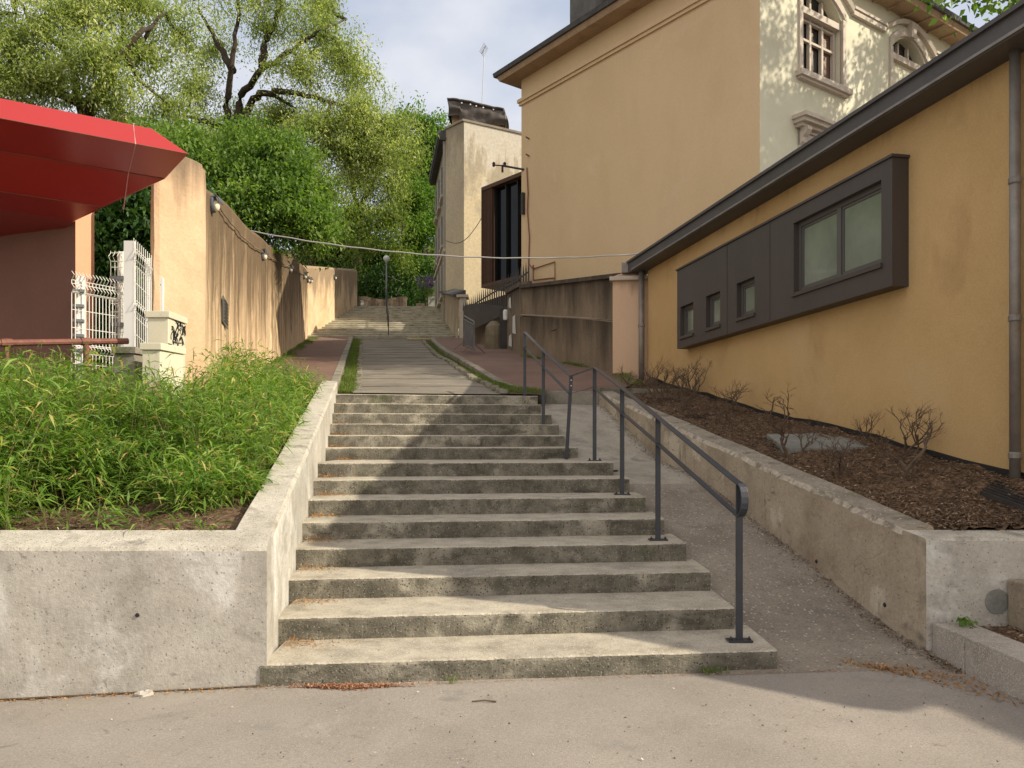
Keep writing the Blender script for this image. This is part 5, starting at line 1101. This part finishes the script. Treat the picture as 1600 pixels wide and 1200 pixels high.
# T4: dark shrubs seen under the canopy
Y = 15
tree('evergreen_tree', 'dark leafy evergreen behind the white gate, between canopy and ochre wall', g(200, Y), W(200, 450, Y), [[W(200, 450, Y), W(190, 400, Y), W(180, 350, Y)]],
     [bl(170, 360, Y, 50, 40, 95), bl(225, 340, Y, 45, 40, 85), bl(160, 430, Y, 45, 40, 75), bl(215, 420, Y, 45, 40, 75), bl(180, 490, Y, 60, 36, 80), bl(260, 300, Y+1.5, 40, 32, 65), bl(120, 320, Y+1, 60, 40, 65)],
     M['dark'], .13, .55, 60, .26, .12, seed=5)
Y = 17.5
tree('evergreen_tree', 'mid green shrubby tree standing behind the nearest stretch of streaked wall', g(270, Y), W(280, 400, Y), [[W(280, 400, Y), W(270, 320, Y), W(260, 270, Y)]],
     [bl(250, 245, Y+.5, 52, 30, 90), bl(230, 290, Y, 50, 40, 90), bl(280, 310, Y, 50, 36, 80), bl(330, 340, Y+1, 45, 25, 60), bl(200, 240, Y+2, 50, 30, 60)],
     M['maple'], .12, .55, 60, .28, .14, seed=15)
# T5: drooping olive green tree
Y = 43
tree('locust_tree', 'drooping olive green locust tree above the head of the lane', g(560, Y+3), W(560, 330, Y+1),
     [[W(560, 330, Y+1), W(545, 260, Y), W(520, 210, Y)], [W(560, 330, Y+1), W(590, 270, Y), W(620, 230, Y)], [W(560, 330, Y), W(600, 330, Y-.5), W(630, 350, Y-1)]],
     [bl(530, 230, Y, 45, 36, 85), bl(590, 240, Y, 48, 40, 100), bl(560, 290, Y, 50, 36, 90), bl(620, 290, Y, 34, 38, 80), bl(545, 340, Y-.5, 40, 34, 75), bl(600, 350, Y-.5, 38, 34, 80), bl(575, 390, Y-1, 38, 22, 50), bl(620, 390, Y-1, 28, 24, 45), bl(640, 240, Y+1, 26, 32, 50)],
     M['olive'], .15, .42, 58, .42, .26, seed=6)
Y = 46
tree('broadleaf_tree', 'bright green tree beside the far house at the top of the stairs', g(655, Y+2), W(655, 400, Y+1), [[W(655, 400, Y+1), W(655, 350, Y), W(650, 310, Y)]],
     [bl(650, 310, Y, 30, 30, 75), bl(665, 350, Y, 26, 34, 80), bl(640, 350, Y, 26, 30, 65), bl(650, 395, Y, 32, 28, 75), bl(665, 420, Y, 22, 18, 35), bl(625, 410, Y, 24, 22, 40), bl(690, 330, Y+1, 20, 40, 50), bl(640, 440, Y, 22, 14, 22)],
     M['bright'], .17, .6, 60, .36, .2, seed=7)
Y = 56
tree('broadleaf_tree', 'distant light green tree on the hill left of the antenna', g(655, Y), W(655, 300, Y), [[W(655, 300, Y), W(660, 240, Y), W(655, 200, Y)]],
     [bl(655, 195, Y, 32, 26, 70), bl(685, 215, Y, 24, 28, 60), bl(630, 220, Y, 30, 30, 65), bl(660, 250, Y, 38, 32, 95), bl(690, 270, Y, 24, 40, 80), bl(640, 290, Y, 34, 30, 75), bl(670, 310, Y, 34, 30, 75), bl(700, 240, Y+1, 24, 30, 45)],
     M['bright'], .22, .55, 60, .52, .3, seed=8)
Y = 48
tree('broadleaf_tree', 'dark shaded tree filling the gap behind the street lamp', g(590, Y), W(590, 420, Y), [[W(590, 420, Y), W(580, 370, Y), W(570, 320, Y)]],
     [bl(540, 420, Y, 40, 34, 85), bl(590, 430, Y, 40, 34, 85), bl(640, 440, Y, 34, 26, 60), bl(560, 380, Y, 50, 34, 90), bl(520, 370, Y, 40, 36, 75), bl(620, 400, Y, 40, 34, 80), bl(500, 420, Y, 30, 26, 50), bl(545, 455, Y-2, 30, 16, 40)],
     M['dark'], .2, .55, 60, .46, .24, seed=9)
Y = 38
tree('broadleaf_tree', 'shaded green tree between the maple and the drooping locust', g(480, Y), W(490, 380, Y), [[W(490, 380, Y), W(490, 310, Y), W(470, 250, Y)]],
     [bl(450, 260, Y, 60, 34, 95), bl(400, 240, Y, 60, 30, 85), bl(500, 300, Y, 50, 40, 95), bl(500, 360, Y, 36, 30, 60), bl(340, 230, Y, 60, 30, 80), bl(280, 220, Y+1, 60, 36, 80), bl(200, 250, Y+1, 60, 36, 70)],
     M['olive'], .16, .5, 56, .42, .22, seed=10)
# overhanging tree at the right whose crown dapples the cream facade
tree('plane_tree', 'plane tree whose leafy branch tips hang into the top right corner', (14.6, 15.2, 0), (14.2, 15.0, 9.5),
     [[(14.2, 15, 9.5), (13, 15.2, 11), (11.6, 15.4, 12)], [(14.2, 15, 9.5), (15, 13, 12), (15.5, 12, 14)], [(14.2, 15, 9.5), (13.2, 14, 12.5), (12, 13.6, 14.2)]],
     [((11.2, 15.9, 11.5), 1.5, .8, .8, 34), ((12.4, 15.0, 12.6), 1.6, 1.4, .9, 44), ((11.6, 14.3, 14.0), 1.6, 1.5, 1.0, 34), ((14.0, 14.0, 13.6), 1.8, 1.6, 1.3, 60), ((15.2, 12.6, 15.0), 1.8, 1.6, 1.3, 60), ((12.6, 13.2, 15.4), 1.6, 1.4, 1.1, 40), (tuple(W(1570, -12, 13.2)), .6, .4, .2, 8), (tuple(W(1520, -22, 13.0)), .6, .4, .15, 7), ((14.3, 17.2, 14.4), 1.5, 1.3, 1.1, 34), ((13.2, 16.8, 13.3), 1.2, 1.0, .8, 22), ((15.6, 16.6, 15.6), 1.5, 1.2, 1.0, 30)],
     M['maple'], .13, .7, 34, .30, .25, group=None, seed=12, thin=-.3)
# hedge mass and lilac
def mass(name, pts, n, spread, m, ln, wd, label=None, cat=None, kind=None, group=None):
    v, f, tn = cluster_leaves(pts, n, spread, ln, wd, .3); o = np_mesh(name, v, f, m, tn); tag(o, label, cat, group, kind); return o
rr = random.Random(21); pts = []
for k in range(420):
    Yy = rr.uniform(43, 50); px = rr.uniform(500, 700); p = W(px, 0, Yy); pts.append((p.x, Yy, rr.uniform(8.0, 11.5)))
mass('undergrowth', pts, 60, .42, M['dark'], .16, .55, kind='stuff')
pts = []
for k in range(700):
    Yy = rr.uniform(20, 40); x = rr.uniform(-22, -9.5-.12*(Yy-20)); pts.append((x, Yy, terrain(x, Yy)+rr.uniform(0, 2.6)))
for k in range(500):
    x = rr.uniform(-30, 2); Yy = rr.uniform(52, 66); pts.append((x, Yy, terrain(x, Yy)+rr.uniform(0, 5)))
mass('undergrowth', pts, 44, .5, M['dark'], .19, .55, kind='stuff')
pts = [tuple(W(rr.gauss(668, 8), rr.gauss(441, 6), 39.6+rr.uniform(-.3, .3))) for k in range(30)]
lt = thing('lilac_bush', 'purple flowering lilac spilling over the grey pillar', 'bush', (W(668, 0, 40.6).x, 40.6, 8.1))
mb = MB(); b = Vector((W(668, 0, 40.6).x, 40.6, 8.1)); [mb.tube([b, b+Vector((dx*.4, 0, .9)), b+Vector((dx, -.5, 1.6))], [.04, .03, .01], 5) for dx in (-.4, 0, .35)]; mb.build('stem', M['bark'], lt)
v, f, tn = cluster_leaves(pts, 40, .09, .06, .7, .1); np_mesh('flowers', v, f, M['lilac'], tn, lt)
v, f, tn = cluster_leaves([(p[0]+.1, p[1]+.4, p[2]-.25) for p in pts], 26, .2, .1, .6, .2); np_mesh('foliage', v, f, M['maple'], tn, lt)
# ---------------------------------------------------------------- bamboo
def bamboo():
    c = []; d = []; Ls = []; Ws = []; tn = []; stem = MB()
    rr = random.Random(31); cnt = 0
    while cnt < 2750:
        y = 5.1+7.3*rr.random()**1.15; x = rr.uniform(max(-6.9, -.66*y-.4), xl(y)-.27)
        px = 800+F*x/y
        e = xl(y)-.25-x                        # distance from the wall
        h = .90*min(1, .46+e*.5)
        if px < 330 and y > 8.3: continue
        if y > 12.2: continue
        if 170 < px < 300 and y > 7.0: h *= .74
        fr = y-5.05                            # bare earth near the front corner
        if x > -3.35+.15*math.sin(y*9):
            if fr < .78+.16*math.sin(x*6): 
                if rr.random() > .03: continue
                h *= .35
            elif fr < 1.35: h *= .55
        elif fr < .25: h *= .6
        if rr.random() > .5+.5*math.sin(x*2.3+1)*math.sin(y*1.9) + .32: h *= .72
        if y > 9.2 and px > 280: h *= .85
        h *= rr.uniform(.75, 1.18); z = bedL(x, y)-.02
        lx, ly = rr.gauss(.02, .16)*h, rr.gauss(-.02, .16)*h
        p0 = Vector((x, y, z)); p1 = Vector((x+lx, y+ly, z+h))
        if cnt % 2 == 0 and y < 9: stem.tube([p0, p0.lerp(p1, .55)+Vector((0, 0, .02)), p1], [.0035, .003, .0015], 3)
        nl = int(rr.uniform(17, 28)) if y < 9 else int(rr.uniform(13, 20)); tb_ = rr.gauss(.42, .13)
        for k in range(nl):
            t = .08+.92*rr.random()**.85; p = p0.lerp(p1, t); a = rr.uniform(0, 2*math.pi); el = rr.gauss(.25, .45)
            c.append((p.x, p.y, p.z)); d.append((math.cos(a)*math.cos(el)+lx*.5, math.sin(a)*math.cos(el), math.sin(el)))
            Ls.append(rr.uniform(.08, .185)*(1.15 if y < 6.5 else 1)); Ws.append(rr.uniform(.011, .019)); q = tb_+rr.gauss(0, .16)
            q = min(q, .86) if rr.random() > .075 else rr.uniform(.89, 1.0); tn.append(q)
        cnt += 1
    c, d, Ls, Ws = map(np.array, (c, d, Ls, Ws)); s = RNG.uniform(.02, .08, len(c))[:, None]
    c = c+unit(d)*s; v, f = leaf_arrays(c, d, Ls, Ws, .28)
    b = stem.build('bamboo_stems', M['stem']); tag(b, kind='stuff')
    o = np_mesh('bamboo', v, f, M['bamboo'], np.clip(np.array(tn), 0, 1)); tag(o, kind='stuff')
bamboo()
# grass in the verges, weeds at the wall feet
def blades(name, spots, n, spread, hgt, m, wd=.006, kind='stuff'):
    s = np.array(spots); k = len(s); c = np.repeat(s, n, 0)+np.concatenate([RNG.normal(0, spread, (k*n, 2)), np.zeros((k*n, 1))], 1)
    d = RNG.normal(0, .42, (k*n, 3)); d[:, 2] = 1; L_ = hgt*RNG.uniform(.5, 1.3, k*n); v, f = leaf_arrays(c, d, L_, np.full(k*n, wd), .12)
    o = np_mesh(name, v, f, m, np.clip(RNG.normal(.5, .22, k*n), 0, 1)); tag(o, kind=kind); return o
sp_ = []
for k in range(2300):
    y = 12.5+18*rr.random()**1.3
    if mnoise.noise(Vector((y*1.1, 0, 3))) < -.12 and rr.random() > .25: continue
    sp_.append((pl(y)-rr.uniform(.03, .26), y, lz(y)-.02))
for k in range(1900):
    y = 12.6+15*rr.random()**1.2; a, b = interp(PR, y), interp(krx, max(y, 13)); sp_.append((rr.uniform(a+.0, max(b-.02, a+.12)), y, lz(y)-.03))
for k in range(420):
    y = rr.uniform(15.4, 19.5); t = (y-15.35)/4.25; q = A0.lerp(A1, t); 
    if math.sin(y*3.1) > .1: sp_.append((q.x-rr.uniform(.06, .2), y, sw_z(y)+.0))
for k in range(500):
    y = rr.uniform(17, 30); sp_.append((w1x(y)+rr.uniform(.02, .32)*(1 if math.sin(y*2) > -.3 else .4), y, lz(y)+.09))
for k in range(90): y = rr.uniform(13.6, 15.1); sp_.append((rr.uniform(1.9, 2.25), y, sw_z(y)))
blades('verge_grass', sp_, 8, .045, .075, M['grass'], .007)
sp_ = [(1.25+rr.gauss(0, .05), 4.99+rr.gauss(0, .012), SZ) for k in range(9)]+[(-.35+rr.gauss(0, .015), 4.79, SZ) for k in range(3)]
blades('weed_tuft', sp_, 8, .015, .07, M['grass'], .004)
pts = [tuple(Vector((W(1506, 0, 5.3).x+rr.gauss(0, .02), 5.3+rr.gauss(0, .02), .27+rr.random()*.04))) for k in range(6)]
mass('weed_tuft', pts, 7, .022, M['maple'], .035, .7, kind='stuff')
# ---------------------------------------------------------------- bare pruned shrubs in the right bed
def shrub(px, py, hpx, label, wide=1.0, stems=3, rad=.012, seed=1, dens=1.0):
    p = on(px, py, bedR, 5.5, 15); h = (1.15 if hpx > 90 else 1.35)*hpx*p.y/F; rad *= 1.0; rr = random.Random(seed)
    if p.x > wx(p.y)-.25: p.x = wx(p.y)-.25
    p.z = bedR(p.x, p.y)
    t = thing('bare_shrub', label, 'shrub', p, 'pruned leafless shrubs in the mulch bed'); mb = MB()
    def grow(a, d, ln, r, dep):
        m = a+d*ln*.5+Vector((rr.gauss(0, .10), rr.gauss(0, .10), rr.gauss(0, .05)))*ln; b = a+d*ln+Vector((rr.gauss(0, .12), rr.gauss(0, .12), 0))*ln
        mb.tube([a, m, b], [r, r*.85, r*.6 if dep else r*.22], 5)
        if dep == 0: return
        for k in range(rr.choice((2, 3, 3)) if dens >= 1 else 2):
            nd = (d+Vector((rr.gauss(0, .55), rr.gauss(0, .5), rr.gauss(.15, .35)))*wide).normalized(); grow(m.lerp(b, rr.uniform(0, 1)), nd, ln*rr.uniform(.5, .85), r*.55, dep-1)
    for k in range(stems):
        d = Vector((rr.gauss(0, .28)*wide, rr.gauss(0, .28)*wide, 1)).normalized(); grow(Vector((p.x+rr.gauss(0, .03), p.y+rr.gauss(0, .03), p.z-.05)), d, h*rr.uniform(.36, .48), rad*rr.uniform(.8, 1.1), 4 if hpx > 44 else 3)
    mb.build('branches', M['twig'], t)
    return t
SH = [(985, 607, 40, 'tiny leafless shrub nearest the pink wall panel, beyond the drainpipe', 2, .012), (1020, 625, 50, 'leafless shrub right in front of the drainpipe foot', 3, .012), (1034, 632, 62, 'upright leafless shrub just right of the drainpipe', 3, .014), (1068, 645, 52, 'leafless shrub under the left end of the dark window bay', 3, .012), (1085, 618, 52, 'leafless shrub close to the wall below the smallest window', 3, .012), (1112, 618, 45, 'spindly leafless shrub against the wall below the middle small window', 3, .012), (1125, 662, 52, 'leafless shrub at mid bed below the middle small window', 3, .011),
      (1155, 642, 50, 'leafless shrub below the third small window', 3, .013), (1172, 622, 50, 'twin stemmed leafless shrub touching the yellow wall', 2, .016), (1212, 672, 62, 'leafless shrub with long sideways twigs left of the slab', 2, .016), (1231, 712, 50, 'thick sawn stump with a few twigs in front of the slab', 1, .022), (1251, 708, 46, 'pale forked bare stem beside the sawn stump', 2, .010), (1141, 676, 36, 'small forked twig with a green shoot', 2, .008), (1312, 742, 50, 'low leafless shrub in the middle of the mulch', 3, .013), (1357, 697, 54, 'leafless shrub behind the slab, near the wall', 2, .012), (1376, 710, 44, 'leaning leafless shrub between the slab and the largest shrub', 2, .012), (1419, 750, 96, 'largest leafless shrub with a pale trunk, right half of the bed', 1, .026), (1441, 712, 72, 'leafless shrub just behind the largest one', 3, .014)]
for i, (px, py, hp_, lab, st, rd) in enumerate(SH): shrub(px, py, hp_, lab, 1.0 if 'sideways' not in lab else 1.6, st, rd, seed=40+i, dens=1 if hp_ > 44 else .6)
# mulch chips, slab, grating
def chips(name, n, sampler, m, l0, l1, wr=.28, flat=.25):
    c = np.array([sampler() for _ in range(n)]); d = RNG.normal(0, 1, (n, 3)); d[:, 2] *= flat; L_ = RNG.uniform(l0, l1, n); v, f = leaf_arrays(c, d, L_, L_*wr, .02)
    o = np_mesh(name, v, f, m, np.clip(RNG.beta(1.6, 2.2, n), 0, 1)); tag(o, kind='stuff'); return o
def s1():
    y = 5.68+8.8*rr.random()**1.7; x = rr.uniform(xr(y)+.22, min(wx(y)-.03, .68*y)); return (x, y, bedR(x, y)+rr.uniform(.0, .02))
chips('mulch_chips', 30000, s1, M['chip'], .014, .045)
def s2():
    y = 5.06+1.5*rr.random()**1.3; x = rr.uniform(-5, xl(y)-.25); return (x, y, bedL(x, y)+rr.uniform(.0, .025))
chips('mulch_chips', 6000, s2, M['chip'], .015, .07, .14)
def s2b(): x = rr.uniform(3.13, 3.8); y = rr.uniform(4.2, 5.38); return (x, y, .24+rr.random()*.012)
chips('mulch_chips', 2500, s2b, M['chip'], .012, .04)
p = on(1275, 693, bedR, 5.6, 15)
sb = thing('inspection_slab', 'grey concrete inspection cover in two halves, sunk in the mulch', 'cover', p)
for sgn in (-1, 1):
    q_ = [(p.x+sgn*.23+a*.22+b*.04, p.y+sgn*.03+b*.42) for a, b in ((-1, -1), (1, -1), (1, 1), (-1, 1))]
    zc = lambda x, y: .80+.2035*(y-5.5)+.16*.55*max(0, min(1, (12-y)/5))
    mb = MB(); mb.prism(q_, lambda x, y: zc(x, y)-.05, lambda x, y: zc(x, y)+.035); mb.build('cover_half', M['slab'], sb, bevel=.006)
p = on(1572, 786, bedR, 5.6, 15); mb = MB(); 
gtg = thing('floor_grating', 'dark metal grating frame half buried in mulch at the right edge', 'grating', p)
mb.prism([tuple(on(1530, 779, bedR, 5.6, 9)[:2]), tuple(on(1640, 820, bedR, 5.6, 9)[:2]), tuple(on(1700, 800, bedR, 5.6, 9)[:2]), tuple(on(1600, 770, bedR, 5.6, 9)[:2])], 1.0, 1.02+.02); 
for k in range(8):
    a, b = on(1532, 778, bedR, 5.6, 9), on(1625, 812, bedR, 5.6, 9); off = Vector((.055*k, .06*k, .012*k)); m2 = MB(); m2.tube([a+off+Vector((0, 0, .04)), b+off+Vector((0, 0, .04))], 0, flat=(.012, .035)); m2.build('bar', M['iron'], gtg)
# ---------------------------------------------------------------- litter
mb = MB(); wv = lambda x: 4.735-.012-.030*max(0, math.sin((x+1.9)*1.35))**2-.02*max(0, -x-2.4)-.006*math.sin(x*13)
xs = np.linspace(-4.2, -1.5, 90)
for a_, b_ in zip(xs, xs[1:]): mb.quad((a_, wv(a_), street_z(a_, 4.7)+.0075), (b_, wv(b_), street_z(b_, 4.7)+.0075), (b_, 4.739, street_z(b_, 4.7)+.0085), (a_, 4.739, street_z(a_, 4.7)+.0085))
struct('gutter_gap', mb, M['earth'])
pts = []
def s3():
    i = rr.randrange(0, 13); y0 = YN[i]; q = abs(rr.gauss(0, .16)); x = xl(y0)+.02+q; y = YN[i+1]-.02-abs(rr.gauss(0, .07))*(1.4 if i < 9 else .8)+math.tan(R(7))*(x+.39); return (x, y, R_*(i+1)+.010+rr.random()*.028*max(0, 1-q*3))
chips('dry_leaves', 3600, s3, M['dry'], .012, .04, .18, .5)
def s4():
    a = rr.gauss(0, .15); x = -.96+a; y = 4.745-abs(rr.gauss(0, .035))*max(.2, 1-abs(a)*3)+.10*(x+.39)*.3; return (x, y, street_z(x, y)+.006+rr.random()*.012)
chips('fallen_catkins', 2000, s4, M['pinkdry'], .010, .024, .4, .7)
def s5():
    x = rr.uniform(-1.4, 2.5); y = 4.82+math.tan(R(6))*(x+.39)-abs(rr.gauss(0, .02))-.004; return (x, y, street_z(x, y)+.006)
chips('dry_leaves', 420, s5, M['pinkdry'], .008, .02, .4, .5)
def s6():
    x = rr.uniform(-3.2, -1.45); y = 4.72-abs(rr.gauss(0, .025)); return (x, y, street_z(x, y)+.006)
chips('dry_leaves', 260, s6, M['dry'], .01, .03, .4, .5)
def s6b():
    q = rr.random(); x = lerp(2.1, 2.83, q)+rr.gauss(0, .02); y = lerp(5.25, 5.0, q)-(q**2)*.9*rr.random()+rr.gauss(0, .03); return (min(x, 2.84), y, SZ+.012)
chips('dry_leaves', 700, s6b, M['dry'], .012, .04, .4, .5)
def s9():
    y = 5.0+7.6*rr.random()**1.4; q = abs(rr.gauss(0, .07)); x = xr(y)-.01-q; return (x, y, ramp_z(x, y)+.008)
chips('dry_leaves', 2600, s9, M['chip'], .008, .03, .4, .4)
def s7(): x = rr.uniform(-3.5, 3.6); y = rr.uniform(2.9, 4.7); return (x, y, street_z(x, y)+.006)
chips('street_grit', 900, s7, M['grit'], .005, .02, .6, .4)
def s8():
    i = rr.randrange(0, 9); y = rr.uniform(YN[i]+.08, YN[i+1]-.03); x = rr.uniform(xl(y), XR[i]-.1); return (x, y+math.tan(R(6))*(x+.39), R_*(i+1)+.012)
chips('street_grit', 200, s8, M['grit'], .005, .018, .5, .4)
a, b = on(737, 1098, street_z, 3, 6), on(775, 1099, street_z, 3, 6)
mb = MB(); mb.tube([a+Vector((0, 0, .006)), a.lerp(b, .5)+Vector((0, .012, .010)), b+Vector((0, 0, .008))], [.0035, .004, .005], 6); one('twig', mb, M['twig'], 'short brown twig lying on the asphalt in front of the lowest step', 'twig')
mb = MB(); p = on(228, 1083, street_z, 3, 6); mb.lathe((p.x, 4.70, street_z(p.x, 4.7)-.01), [(.06, 0), (.055, .015), (.03, .03), (0, .033)], 9)
one('stone', mb, M['planter'], 'flat pale stone tucked against the foot of the left planter wall', 'stone', jit=.006)
